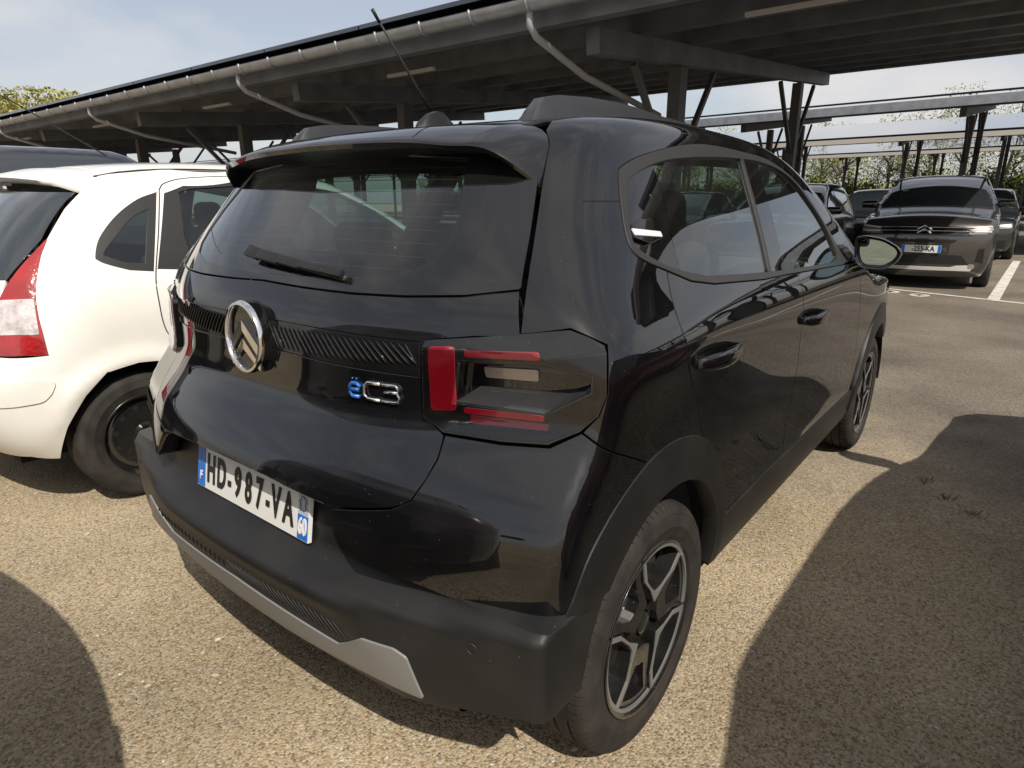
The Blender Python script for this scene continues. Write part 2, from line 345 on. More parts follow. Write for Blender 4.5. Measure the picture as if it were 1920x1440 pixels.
def cut(B,mode,poly,ds=.02,off=0.,depth=.012,rr=0.,holes=(),bv=.0014,fn=None):
    """panel of body B inside a polygon given in the projection's own coordinates -> verts, faces, normals"""
    loops=[dens(rnd(poly,rr),ds)]+[dens(rnd(h,rr),ds) for h in holes]
    lo,hi=loops[0].min(0),loops[0].max(0)
    gx,gy=np.meshgrid(np.arange(lo[0]+ds*.5,hi[0],ds),np.arange(lo[1]+ds*.5,hi[1],ds));g=np.stack([gx.ravel(),gy.ravel()],1)
    ok=inside(g,loops[0])
    for h in loops[1:]:ok&=~inside(g,h)
    allb=np.concatenate(loops)
    g=g[ok]
    if len(g):
        keep=np.ones(len(g),bool)
        for i in range(0,len(g),2000):
            d=np.linalg.norm(g[i:i+2000,None]-allb[None],axis=2).min(1);keep[i:i+2000]=d>ds*.45
        g=g[keep]
    uv=np.concatenate([allb,g]);edges=[];b=0
    for l in loops:
        edges+=[(b+i,b+(i+1)%len(l)) for i in range(len(l))];b+=len(l)
    vv,_,ff,ov,_,_=delaunay_2d_cdt([Vector(p) for p in uv],edges,[],0,1e-6)
    vv=np.array([tuple(v) for v in vv]);F=[tuple(f) for f in ff]
    ce=np.array([vv[list(f)].mean(0) for f in F]);ok=inside(ce,loops[0])
    for h in loops[1:]:ok&=~inside(ce,h)
    F=[f for f,k in zip(F,ok) if k]
    mp={}
    for i,o in enumerate(ov):
        for k in o: mp.setdefault(k,i)
    P=B.P(mode,vv);N=B.N(P);ov_=np.full(len(P),off) if fn is None else off+fn(P)
    V=P+N*ov_[:,None] if np.ndim(ov_) else P+N*off
    fl=[]
    for f in F:
        a,b_,c_=V[f[0]],V[f[1]],V[f[2]]
        fl.append(f if np.cross(b_-a,c_-a)@N[f[0]]>0 else f[::-1])
    F=fl;V=list(V);N=list(N)
    if depth>0:
        b=0
        for li,l in enumerate(loops):
            idx=[mp[b+i] for i in range(len(l)) if b+i in mp];b+=len(l);n=len(idx)
            pv=np.array([V[i] for i in idx]);pn=np.array([N[i] for i in idx])
            t=np.roll(pv,-1,0)-np.roll(pv,1,0);t/=np.maximum(np.linalg.norm(t,axis=1,keepdims=True),1e-9)
            o=np.cross(t,pn);a2=.5*np.sum(l[:,0]*np.roll(l[:,1],-1)-np.roll(l[:,0],-1)*l[:,1])
            # outward: away from the panel interior
            cen=pv.mean(0);sgn=1 if np.sum(o*(pv-cen))>0 else -1
            if li>0:sgn=-sgn
            o=o*sgn;o/=np.maximum(np.linalg.norm(o,axis=1,keepdims=True),1e-9)
            r2_=pv+o*bv-pn*bv;r3=r2_-pn*depth;n0=len(V)
            V+=list(r2_)+list(r3);nn=o+pn*.35;nn/=np.linalg.norm(nn,axis=1,keepdims=True);N+=list(nn)+list(o)
            for i in range(n):
                j=(i+1)%n
                for q in((idx[i],idx[j],n0+j,n0+i),(n0+i,n0+j,n0+n+j,n0+n+i)):
                    A,Bq,C=np.array(V[q[0]]),np.array(V[q[1]]),np.array(V[q[2]])
                    F.append(q if np.cross(Bq-A,C-A)@o[i]>0 else q[::-1])
    return np.array(V),F,np.array(N)
def panel(name,B,mode,poly,mt,parent,ds=.02,off=0.,depth=.012,rr=0.,holes=(),both=False,fn=None,label=None,origin=(0,0,0)):
    V,F,N=cut(B,mode,poly,ds,off,depth,rr,holes,fn=fn)
    V=V-np.array(origin)
    o=mk(name,V,F,mt,parent,N=N)
    if label:o['label']=label
    if both: mirror(o,parent)
    return o
def ruled(name,A,B_,mt,parent,both=False,smooth=False):
    """surface between two 3D polylines with the same number of points"""
    n=len(A);V=list(A)+list(B_);F=[(i,i+1,n+i+1,n+i) for i in range(n-1)]
    me=MB().add(V,F);o=me.build(name,mt,parent,smooth=smooth)
    return o
def loft(name,rows,mt,parent,smooth=True,closed=False,caps=False,sharp=None):
    n=len(rows[0]);V=[p for r in rows for p in r];F=[]
    for i in range(len(rows)-1):
        for j in range(n if closed else n-1):F.append((i*n+j,i*n+(j+1)%n,(i+1)*n+(j+1)%n,(i+1)*n+j))
    if caps:F.append(tuple(range(n))[::-1]);F.append(tuple((len(rows)-1)*n+j for j in range(n)))
    return MB().add(V,F).build(name,mt,parent,smooth=smooth,auto=sharp)
def spline_pts(P,k):
    P=np.array(P,float);t=np.arange(len(P));q=np.linspace(0,len(P)-1,k)
    return np.stack([Sp(list(zip(t,P[:,i])))(q) for i in range(P.shape[1])],1)
def rbox(name,c,s,mt,parent,r=.03,seg=3,tilt=0.):
    """soft box (cushions, housings)"""
    me=bpy.data.meshes.new(name);bm=bmesh.new();bmesh.ops.create_cube(bm,size=1.)
    bmesh.ops.scale(bm,vec=s,verts=bm.verts);bmesh.ops.bevel(bm,geom=bm.edges[:],offset=min(r,min(s)*.48),segments=seg,affect='EDGES',profile=.5)
    if tilt:bmesh.ops.rotate(bm,cent=(0,0,0),matrix=Matrix.Rotation(tilt,3,'Y'),verts=bm.verts)
    bmesh.ops.translate(bm,vec=c,verts=bm.verts);bm.to_mesh(me);bm.free();me.materials.append(mt)
    me.polygons.foreach_set('use_smooth',[True]*len(me.polygons))
    o=bpy.data.objects.new(name,me);COL.objects.link(o)
    if parent is not None:o.parent=parent
    return o
# outlines of the panels in the projections of the body (metres / radians)
K={
 'arch_o':[(0.255,0.584),(0.306,0.677),(0.393,0.741),(0.493,0.785),(0.595,0.811),(0.703,0.811),(0.81,0.786),(0.907,0.735),(1.001,0.631),(1.07,0.494)],
 'q3':[(0.319,-0.706,1.097),(0.356,-0.691,1.175),(0.422,-0.66,1.263),(0.499,-0.622,1.365),(0.543,-0.602,1.422),(0.575,-0.588,1.458)],
 'lampO':[(0.465,0.151),(0.55,0.159),(0.701,0.171),(0.755,0.147),(0.753,0.075),(0.742,0.043),(0.717,0.017),(0.67,-0.007),(0.595,-0.01),(0.499,-0.006),(0.46,0.019)],
 'corner':[(0.628,-0.238),(0.555,-0.236),(0.468,-0.218),(0.362,-0.205),(0.334,-0.167),(0.306,-0.135),(0.373,-0.123),(0.422,-0.113),(0.457,-0.096),(0.476,-0.068),(0.492,-0.04),(0.499,-0.008)],
 'gapr':[(-0.706,1.097),(-0.624,1.089),(-0.53,1.077),(-0.529,1.011),(-0.529,0.923),(-0.578,0.893),(-0.583,0.851),(-0.577,0.814),(-0.563,0.777),(-0.544,0.764),(-0.523,0.756),(-0.464,0.744),(-0.381,0.73)],
 'redbar':[(-0.542,1.065),(-0.592,1.069),(-0.596,0.944),(-0.548,0.94)],
 'redtop':[(-0.611,1.063),(-0.747,1.068),(-0.75,1.054),(-0.612,1.052)],
 'rev':[(-0.634,1.032),(-0.735,1.034),(-0.736,1.012),(-0.638,1.013)],
 'lup':[(-0.624,0.997),(-0.692,0.997),(-0.75,0.997),(-0.804,1.006),(-0.839,1.02)],
 'llo':[(-0.594,0.96),(-0.68,0.955),(-0.762,0.95),(-0.802,0.976),(-0.84,1.001)],
 'redlow':[(-0.613,0.953),(-0.762,0.95),(-0.763,0.939),(-0.613,0.942)],
 'redlow2':[(-0.626,0.939),(-0.773,0.935),(-0.772,0.923),(-0.628,0.923)],
 'ftop':[(-0.525,1.068),(-0.636,1.071),(-0.734,1.072),(-0.76,1.06),(-0.84,1.08)],
 'hole':[(-0.602,1.041),(-0.739,1.046),(-0.761,1.046),(-0.838,1.028)],
 'gbase':[(-0.149,1.159),(-0.325,1.157),(-0.461,1.159),(-0.581,1.165),(-0.68,1.179)],
 'clear':[(-0.464,1.375),(-0.497,1.315),(-0.505,1.258),(-0.503,1.233),(-0.471,1.207),(-0.367,1.185),(-0.133,1.178)],
 'e':[(-0.345,0.971),(-0.383,0.951),(-0.387,0.977),(-0.476,0.944),(-0.391,0.944),(-0.474,0.979)],
}
K.update({
 'w_lamp':[(0.69,0.328),(0.686,0.257),(0.689,0.197),(0.693,0.14),(0.698,0.095),(0.708,0.034),(0.718,-0.018),(0.727,-0.092),(0.67,-0.085),(0.587,-0.085),(0.52,-0.09),(0.55,0.028),(0.588,0.101),(0.608,0.149),(0.644,0.234)],
 'w_clear':[(0.57,0.092),(0.648,0.095),(0.691,0.096),(0.701,0.035),(0.708,-0.021),(0.651,-0.017),(0.564,-0.019)],
 'w_edge':[(0.69,0.328),(0.716,0.473),(0.752,0.572),(0.777,0.606),(0.786,0.672)],
 'w_lampedge':[(0.727,-0.092),(0.718,-0.018),(0.708,0.034),(0.698,0.095),(0.693,0.14),(0.689,0.197),(0.686,0.257)],
 'w_seam':[(0.784,0.676),(0.914,0.782),(1.116,0.902),(1.541,1.086)],
 'w_qwin':[(0.846,0.268),(0.857,0.359),(0.915,0.484),(1.006,0.594),(1.115,0.667),(1.06,0.206),(0.963,0.21),(0.892,0.231),(0.858,0.247)],
 'w_qglass':[(0.874,0.286),(0.918,0.379),(0.981,0.487),(1.058,0.552),(1.027,0.246),(0.945,0.25),(0.891,0.269)],
 'w_bump':[(0.727,-0.094),(0.799,-0.109),(0.867,-0.189),(0.799,-0.253),(0.738,-0.336),(0.676,-0.449),(0.595,-0.424),(0.441,-0.434)],
 'w_archup':[(0.87,-0.192),(0.932,-0.186),(1.001,-0.197)],
 'w_strip':[(0.538,-0.153),(0.681,-0.16),(0.73,-0.174),(0.733,-0.19),(0.722,-0.216),(0.701,-0.234),(0.657,-0.233),(0.52,-0.236)],
 'w_glass':[(-0.572,1.389),(-0.602,1.32),(-0.655,1.194),(-0.669,1.11),(-0.672,1.041)],
 'w_gap':[(0.659,1.03),(0.643,0.915),(0.65,0.77)],
})
# ================================================================== the black hatchback (rear at x=0, nose towards +x, right side y<0)
def inset(poly,g):
    P=[np.array(p,float) for p in poly];n=len(P);A=sum(P[i][0]*P[(i+1)%n][1]-P[(i+1)%n][0]*P[i][1] for i in range(n));s=1 if A>0 else -1
    out=[]
    for i in range(n):
        a=P[i]-P[i-1];b=P[(i+1)%n]-P[i];a/=np.linalg.norm(a);b/=np.linalg.norm(b)
        na=np.array([-a[1],a[0]])*s;nb=np.array([-b[1],b[0]])*s;m=na+nb;d=max(.5,m@na)
        out.append(tuple(P[i]+m/d*g if np.linalg.norm(m)>.3 else P[i]+na*g))
    return out
def both_halves(half):
    """right half (y given positive, from centre line round to centre line) -> closed polygon in rear coordinates"""
    r=[(-y,z) for y,z in half];l=[(y,z) for y,z in half][::-1]
    return r+[p for p in l if abs(p[0])>1e-6]
SD=lambda pts:C3.P('side',pts)
RE=lambda pts:C3.P('rear',pts)
TP=lambda pts:C3.P('top',pts)
def sph(B,*arrs): return [tuple(q) for q in B.par('sph',np.concatenate(arrs))]
AX,WB,TR_=.665,2.54,.3185
SM=lambda p,k=4:smooth_line(p,k)
car=empty('parked_hatchback','glossy black small hatchback with roof rails, plate HD-987-VA, nearest the camera','car')
arch_o=K['arch_o']
arch_s=smooth_line(arch_o,4)
arch_f=[(2*AX+WB-x,z) for x,z in arch_s][::-1]                # front arch, mirrored
dlo_o=[(2.281,1.119),(2.202,1.208),(2.031,1.378),(1.788,1.464),(1.531,1.485),(1.239,1.49),(1.029,1.474),(.821,1.441),(.715,1.413),(.688,1.394),(.656,1.341),(.624,1.269),(.625,1.232),(.664,1.209),(.73,1.187)]
dgap=[(.703,1.148),(.685,1.117),(.67,1.089),(.668,1.05),(.683,.999),(.735,.945),(.79,.885),(.829,.805),(.85,.772)]
# quarter panel with cantrail and A pillar
q3=np.array(K['q3'])
poly=sph(C3,q3,TP([(.60,-.56),(.66,-.535),(1.0,-.525),(1.5,-.525),(1.9,-.53),(2.08,-.55),(2.3,-.605),(2.5,-.655),(2.6,-.70)]),SD([(2.50,1.09),(2.30,1.09)]+dlo_o[:0]),SD(SM(dlo_o)),SD(SM(dgap)),SD([(.81,.786),(.703,.811),(.595,.811),(.55,.803)]))
poly+=K['lampO'][2:7][::-1]
panel('quarter_panel',C3,'sph',inset(poly,.0022),paint,car,ds=.018,both=True)
panel('fuel_seam',C3,'side',[(.55,1.338),(.652,1.336),(.652,1.339),(.55,1.340)],dark,car,ds=.01,off=.0006,depth=0,both=True)
# corner of the bumper in body colour, under the lamp
corner=K['lampO'][9:5:-1]+sph(C3,SD([(.55,.803),(.493,.785),(.393,.741),(.308,.676),(.262,.578)]))+K['corner']
panel('bumper_corner',C3,'sph',inset(corner[:-1],.0022),paint,car,ds=.016,depth=.05,both=True)
# doors
rdoor=[(.73,1.187),(.822,1.157),(.943,1.139),(1.297,1.117),(1.455,1.114),(1.615,1.108),(1.632,1.05),(1.665,.80),(1.655,.60),(1.645,.457),(1.455,.464),(1.10,.457)]+[p for p in arch_s[::-1] if p[0]>.85 and p[1]>.495]+[p for p in dgap[::-1]]
rd=panel('rear_door',C3,'side',inset(rdoor,.0022),paint,car,ds=.022,both=True)
fdoor=[(1.615,1.108),(2.0,1.096),(2.28,1.086),(2.46,1.08),(2.54,.98),(2.60,.87),(2.655,.70),(2.66,.54),(2.62,.445),(1.882,.452),(1.645,.457),(1.655,.60),(1.665,.80),(1.632,1.05)]
fd=panel('front_door',C3,'side',inset(fdoor,.0022),paint,car,ds=.026,both=True)
fend=[(2.46,1.08),(2.54,.98),(2.60,.87),(2.655,.70),(2.66,.54),(2.62,.445),(2.79,.44)]+arch_f+[(3.64,.70),(3.60,.84),(3.45,.92),(3.1,.975),(2.8,1.01),(2.6,1.05)]
panel('front_wing',C3,'side',inset(fend,.0022),paint,car,ds=.03,both=True)
panel('bonnet',C3,'top',inset([(2.93,-.62),(3.0,-.70),(3.3,-.72),(3.6,-.66),(3.72,-.45),(3.78,0),(3.72,.45),(3.6,.66),(3.3,.72),(3.0,.70),(2.93,.62),(2.98,0)],.003),paint,car,ds=.04)
panel('front_bumper',C3,'front',[(-.80,.26),(.80,.26),(.80,.60),(.72,.84),(.45,.885),(0,.90),(-.45,.885),(-.72,.84),(-.80,.60)],paint,car,ds=.04)
panel('front_grille',C3,'front',[(-.5,.34),(.5,.34),(.58,.50),(-.58,.50)],matte,car,ds=.04,off=.006)
hl=panel('headlamp',C3,'front',[(-.70,.70),(-.45,.70),(-.42,.80),(-.68,.82)],clearlamp,car,ds=.03,off=.006,both=True)
# glasshouse
dlo_i=[(.725,1.2),(.645,1.238),(.643,1.269),(.675,1.335),(.708,1.378),(.756,1.398),(.872,1.426),(1.017,1.444),(1.246,1.458),(1.462,1.463),(1.637,1.462),(1.819,1.444),(1.956,1.405),(2.037,1.352),(2.127,1.272),(2.178,1.197),(2.20,1.12),(2.095,1.107),(1.777,1.116),(1.507,1.126),(1.356,1.132),(1.18,1.142),(.922,1.158),(.80,1.180)]
outer=SM(dlo_o)+[(.822,1.157),(.943,1.139),(1.297,1.117),(1.455,1.114),(1.632,1.108),(2.0,1.096),(2.24,1.088),(2.30,1.095)]
panel('window_surround',C3,'side',inset(outer,.002),trim,car,ds=.018,off=.003,depth=.012,holes=[SM(dlo_i[:17])+dlo_i[17:]],both=True)
rg=panel('rear_door_glass',C3,'side',[(1.36,1.12),(1.475,1.47),(1.246,1.468),(1.017,1.454),(.87,1.436),(.867,1.384),(.851,1.333),(.798,1.17),(.922,1.148),(1.18,1.132)],glass_side,car,ds=.03,off=-.006,depth=0,both=True)
panel('front_door_glass',C3,'side',[(1.637,1.472),(1.819,1.454),(1.97,1.412),(2.05,1.356),(2.14,1.277),(2.19,1.197),(2.21,1.11),(2.085,1.095),(1.777,1.10),(1.50,1.115),(1.55,1.206),(1.60,1.343)],glass_side,car,ds=.03,off=-.006,depth=0,both=True)
panel('door_pillar_trim',C3,'side',[(1.362,1.118),(1.478,1.472),(1.634,1.474),(1.597,1.343),(1.547,1.206),(1.498,1.113)],gloss,car,ds=.02,off=-.003,depth=.01,both=True)
panel('glass_channel',C3,'side',[(1.362,1.13),(1.474,1.462),(1.496,1.462),(1.384,1.13)],trim,car,ds=.02,off=.001,depth=.006,both=True)
panel('rear_pillar_trim',C3,'side',[(.866,1.438),(.75,1.41),(.66,1.35),(.63,1.25),(.66,1.21),(.794,1.168),(.847,1.333),(.863,1.384)],gloss,car,ds=.015,off=-.005,depth=.01,both=True)
hh=panel('hidden_handle',C3,'side',[(.648,1.262),(.655,1.285),(.70,1.297),(.752,1.296),(.765,1.276),(.762,1.256),(.70,1.248)],gloss,car,ds=.01,off=.004,depth=.012,rr=.006,both=True)
panel('handle_chrome',C3,'side',[(.652,1.266),(.760,1.258),(.760,1.268),(.652,1.278)],mat('bright_trim',(.85,.85,.84),rough=.25,metal=.3,coat=.5),car,ds=.01,off=.007,depth=.004,both=True)
# claddings
inner=[(.66+.362*math.cos(t),.345+.362*math.sin(t)) for t in np.linspace(math.radians(-4),math.radians(139),26)]
clad=arch_s+[(1.087,.452),(1.085,.33)]+inner
def lipfn(P):
    d=np.hypot(P[:,0]-.66,P[:,2]-.345);return .012*sstep(d,.47,.40)-.004*sstep(d,.40,.37)
panel('arch_cladding',C3,'side',clad,matte,car,ds=.014,off=.004,depth=.04,both=True,fn=lipfn)
cladf=[(2*AX+WB-x,z) for x,z in clad]
def lipfn2(P):
    d=np.hypot(P[:,0]-(2*AX+WB-.66),P[:,2]-.345);return .012*sstep(d,.47,.40)-.004*sstep(d,.40,.37)
panel('arch_cladding',C3,'side',cladf,matte,car,ds=.018,off=.006,depth=.04,both=True,fn=lipfn2)
panel('sill_cladding',C3,'side',[(1.09,.454),(1.455,.461),(1.882,.449),(2.60,.442),(2.78,.437),(2.785,.33),(2.785,.285),(1.09,.295)],matte,car,ds=.03,off=.006,depth=.03,both=True)
# roof, ditch, rails, aerial
panel('roof',C3,'top',[(.605,-.50),(.605,-.25),(.60,0),(.605,.25),(.605,.50),(.66,.52),(1.9,.515),(2.08,.53),(2.12,.3),(2.13,0),(2.12,-.3),(2.08,-.53),(1.9,-.515),(.66,-.52)],paint,car,ds=.03)
panel('windscreen',C3,'top',[(2.09,-.54),(2.13,-.3),(2.14,0),(2.13,.3),(2.09,.54),(2.3,.597),(2.5,.645),(2.72,.69),(2.86,.62),(2.95,.3),(2.97,0),(2.95,-.3),(2.86,-.62),(2.72,-.69),(2.5,-.645),(2.3,-.597)],glass_front,car,ds=.04,off=-.002,depth=0)
hln=panel('headliner',C3,'top',[(.62,-.56),(.62,.56),(2.05,.56),(2.05,-.56)],headliner,car,ds=.06,off=-.045,depth=0)
rows=[]
for x,hh_,w_ in[(.640,.002,.052),(.66,.022,.050),(.70,.048,.048),(.76,.053,.046),(.90,.051,.044),(1.06,.047,.042),(1.17,.043,.040),(1.32,.034,.036),(1.5,.032,.034),(1.8,.029,.032),(2.02,.024,.03),(2.12,.012,.026),(2.18,.002,.02)]:
    z0=float(C3.P('top',[(x,-.46)])[0][2])-.004
    yc=-.458-.02*max(0,(1.2-x))
    rows.append([(x,yc-w_/2-.004,z0),(x,yc-w_/2*.95,z0+hh_*.55),(x,yc-w_*.32,z0+hh_),(x,yc+w_*.32,z0+hh_),(x,yc+w_/2*.95,z0+hh_*.55),(x,yc+w_/2+.004,z0)])
satin=mat('satin_black',(.020,.020,.022),rough=.33,spec=.75,dust=.03)
rail=loft('roof_rail',rows,satin,car,smooth=True,closed=True,caps=True,sharp=R(40)); mirror(rail,car)
rows=[]
for t,h_,w_ in[(0,.0,.002),(.02,.018,.02),(.06,.040,.026),(.085,.046,.024),(.11,.040,.022),(.15,.012,.018),(.165,.0,.004)]:
    x=.735+t;z0=float(C3.P('top',[(x,0)])[0][2])-.003
    rows.append([(x,-w_,z0),(x,-w_*.5,z0+h_),(x,w_*.5,z0+h_),(x,w_,z0)])
fin=loft('aerial_base',rows,matte,car,sharp=R(45))
aer=MB().tube([(.80,0,1.595),(.76,0,1.64),(.61,0,1.812)],[.005,.0034,.0026],8).build('aerial_mast',matte,fin,smooth=True)
MB().tube([(.628,0,1.79),(.606,0,1.817)],[.0042,.0046],8).build('aerial_tip',matte,fin,smooth=True)
# tailgate: glass, body, strip, badge
gl=[(0,1.163)]+[(-y,z) for y,z in K['gbase']]+[(.651,1.263),(.613,1.365),(.590,1.425),(.50,1.445),(.25,1.452),(0,1.455)]
cl=[(0,1.176),(.129,1.177),(.356,1.186),(.45,1.203),(.487,1.228),(.50,1.258),(.492,1.315),(.462,1.375),(.44,1.43),(.25,1.445),(0,1.448)]
tg=[(0,1.157)]+[(-y,z-.006) for y,z in K['gbase']]+[(-y,z) for y,z in inset([(0,1.15)]+K['gapr']+[(0,.7)],.0025)[1:-1]]+[(.28,.738),(.16,.745),(0,.749)]
strip=[(0,1.079),(.15,1.079),(.313,1.077),(.518,1.073),(.518,1.001),(.311,1.003),(.15,1.008),(0,1.010)]
H=both_halves
panel('rear_glass_border',C3,'rear',H(gl),gloss,car,ds=.02,off=.0,depth=.006,holes=[H(cl)],rr=.004)
panel('rear_glass',C3,'rear',H([(y*1.03,z+( -.008 if z<1.3 else .004)) for y,z in cl]),glass_rear,car,ds=.04,off=-.003,depth=0)
tgo=panel('tailgate',C3,'rear',H(tg),paint,car,ds=.015,depth=.06,holes=[inset(H(strip),-.001)])
stp=panel('trim_strip',C3,'rear',inset(H(strip),.002),gloss,car,ds=.02,off=-.003,depth=.004)
for i in range(27):
    for s in(-1,1):
        y0=.055+i*.0172+(.03 if i==0 else 0)
        if y0>.49: continue
        lean=.045*(.75+.25*min(1,i/8))
        top=1.068;bot=max(1.012,1.068-.062*(1-.35*(i/26)));ya=s*min(.508,y0);yb=s*min(.512,y0+lean)
        n=6;pts=RE([(ya+(yb-ya)*k/n,top+(bot-top)*k/n) for k in range(n+1)]);nn=C3.N(pts)
        MB().tube(list(pts+nn*(-.001)),[.0004]+[.0024]*(n-1)+[.0004],6,caps=False).build('rib',gloss,stp,smooth=True)
dg=mat('defroster_line',(.20,.07,.03),rough=.6)
for k in range(9):
    z=1.205+k*.026;pts=RE([(y,z+.006*(1-(y/.5)**2)) for y in np.linspace(-.47,.47,17)])
    MB().tube(list(pts+C3.N(pts)*(-.006)),.0008,4,caps=False).build('defroster_wire',dg,car,smooth=True)
# badge
bc=np.array([.156,.004,1.03]);bn=np.array([-1,0,.03]);bn/=np.linalg.norm(bn);bu=np.array([0,-1.,0]);bv_=np.cross(bu,bn)*1.0
if bv_[2]<0:bv_=-bv_
def bp(a,b,h=0):return bc+bu*a+bv_*b+bn*h
bd=MB();n=48;ring=[]
for i in range(n):
    t=2*math.pi*i/n
    for r_,h_ in((.0,.0),(.004,.007),(.010,.008),(.0135,.003),(.0135,-.004),(.0,-.004)):ring.append(bp((.083-r_)*math.cos(t),(.0885-r_)*math.sin(t),h_))
badge=MB().add(ring,[(i*6+j,i*6+(j+1)%6,((i+1)%n)*6+(j+1)%6,((i+1)%n)*6+j) for i in range(n) for j in range(6)]).build('badge',chrome,car,smooth=True,auto=R(35))
MB().add([bp(.071*math.cos(2*math.pi*i/n),.0765*math.sin(2*math.pi*i/n),-.004) for i in range(n)],[tuple(range(n))]).build('badge_field',gloss,badge)
MB().add([bp(.081*math.cos(2*math.pi*i/n)*k,.0865*math.sin(2*math.pi*i/n)*k,h_) for k,h_ in((1,-.002),(1,-.05)) for i in range(n)],[(i,(i+1)%n,n+(i+1)%n,n+i) for i in range(n)]).build('badge_mount',gloss,badge,smooth=True)
for b0 in(.012,-.032):
    for s in(-1,1):
        w_=.026;A=[(0,b0+.030),(s*.0655,b0-.030),(s*.062,b0-.030-w_),(0,b0+.030-w_)]
        A=[(a,max(b_,-.074)) for a,b_ in A]
        V=[bp(a,b_,.004 if i in(0,3) else .001) for i,(a,b_) in enumerate(A)]+[bp(a,b_,-.005) for a,b_ in A]
        MB().add(V,[(0,1,2,3),(4,7,6,5),(0,4,5,1),(1,5,6,2),(2,6,7,3),(3,7,4,0)]).build('chevron',chrome,badge)
# model letters: e C 3
blue_m=mat('badge_blue',(.012,.10,.34),rough=.3,coat=.5)
def onrear(y,z,h=.004):
    p=RE([(y,z)])[0];return p+C3.N(p[None])[0]*h
def stroke(name,pts,r,m):MB().tube([onrear(y-.006,z+.003) for y,z in pts],r,8).build(name,m,tgo,smooth=True)
stroke('letter_e',[(-.343,.955),(-.370,.955),(-.370,.964),(-.362,.969),(-.350,.969),(-.343,.963),(-.343,.948),(-.350,.941),(-.370,.941)],.0046,blue_m)
stroke('letter_e',[(-.350,.979),(-.353,.9795)],.0022,blue_m)
stroke('letter_e',[(-.361,.979),(-.364,.9795)],.0022,blue_m)
stroke('letter_c',[(-.424,.975),(-.392,.975),(-.383,.968),(-.381,.958),(-.383,.947),(-.392,.940),(-.424,.940)],.0040,chrome)
stroke('digit',[(-.428,.975),(-.461,.975),(-.468,.969),(-.466,.960),(-.434,.959)],.0040,chrome)
stroke('digit',[(-.466,.957),(-.470,.950),(-.466,.942),(-.456,.939),(-.428,.940)],.0040,chrome)
# wiper
wp=RE([(.094,1.213),(.035,1.207),(-.06,1.200),(-.15,1.193),(-.294,1.183)]);wn=C3.N(wp)
wb=MB()
for i in range(4):
    a,b=wp[i]+wn[i]*.020,wp[i+1]+wn[i+1]*.016
    wb.bar(a,b,.030-.004*i,.012,upv=tuple(wn[i]))
wiper=wb.build('rear_wiper',matte,car,bevel=.003)
MB().tube([wp[1]+wn[1]*.006,wp[2]+wn[2]*.005,wp[4]+wn[4]*.004-np.array([0,0,.004])],.007,8).build('wiper_blade',rubber,wiper,smooth=True)
# spoiler
E_=[(0,.378,1.476),(.2,.384,1.473),(.38,.406,1.464),(.46,.422,1.456),(.505,.436,1.453),(.545,.453,1.438),(.585,.486,1.405),(.612,.522,1.374)]
ys=np.linspace(-.612,.612,91);ey=np.array(E_)
ex=Sp([(a,b) for a,b,_ in E_]);ez=Sp([(a,c_) for a,_,c_ in E_])
top_rows=[];und_rows=[]
for y in ys:
    a=abs(y);e=np.array([float(ex(a)),y,float(ez(a))])
    xr=.598
    r_=C3.P('top',[(xr,np.sign(y)*min(a,.555))])[0]
    if a>.53:
        tq=(a-.53)/.082;base=C3.P('top',[(.598,.53*np.sign(y))])[0];mid=np.array([.598,np.sign(y)*.597,1.480])
        r_=(1-tq)**2*base+2*tq*(1-tq)*mid+tq*tq*np.array([.534,np.sign(y)*.613,1.382])
    col=[];k=9
    for j in range(k):
        t=j/(k-1);p=r_*(1-t)+e*t;p=p+np.array([0,0,.010*math.sin(math.pi*t)*(1 if a<.5 else .6)]);col.append(p)
    col.append(e+np.array([-.004,0,-.006]));col.append(e+np.array([.002,0,-.016]))
    top_rows.append(col)
    g=np.array([.478+.14*a*a+.03*sstep(a,.5,.6),y*.985,min(1.438,e[2]-.006)])
    und_rows.append([e+np.array([.002,0,-.016]),e*.5+g*.5+np.array([0,0,-.002]),g+np.array([0,0,-.004])])
spo=loft('spoiler',top_rows,paint,car,smooth=True,sharp=R(55))
loft('spoiler_underside',und_rows,satin,spo,smooth=True)
# ------------------------------------------------------------------ tail lamp
OFF=.012
def pr(pts,off):
    p=RE(pts);return p+C3.N(p)*off
lampO=K['lampO']
ftop=sph(C3,RE(K['ftop']))[:4]+[(.752,.138)]
shell=ftop+lampO[4:]
hole_r=K['hole']+[(-.839,1.0),(-.802,.976),(-.762,.951),(-.68,.956),(-.594,.961)]
hole=sph(C3,RE(hole_r))
lamp=panel('tail_lamp',C3,'sph',inset(shell,.003),gloss,car,ds=.012,off=OFF,depth=.035,holes=[hole])
up_in=C3.P('sph',[(.466,.149),(.56,.157),(.7,.169),(.728,.158),(.750,.146)]);up_in=up_in+C3.N(up_in)*.001
up_out=C3.P('sph',inset(ftop+[(.754,.074),(.46,.05)],.003)[:5]);up_out=up_out+C3.N(up_out)*OFF
lt=ruled('lamp_top',list(up_in),list(up_out),gloss,lamp)
lo_edge=pr(K['llo'],OFF)
hi_edge=pr([(y-.006,z-.010) for y,z in K['lup']],-.03)
ruled('lamp_ledge',list(lo_edge),list(hi_edge),mat('lamp_ledge',(.028,.028,.030),rough=.10,coat=1.),lamp)
panel('lamp_cavity',C3,'sph',inset(sph(C3,RE([(-.59,1.06),(-.76,1.06),(-.842,1.035),(-.842,.99),(-.765,.945),(-.585,.95)])),0),gloss,lamp,ds=.02,off=-.032,depth=0)
panel('reversing_light',C3,'rear',[(y-.004,z-.006) for y,z in K['rev']],clearlamp,lamp,ds=.015,off=-.024,depth=.008,rr=.004)
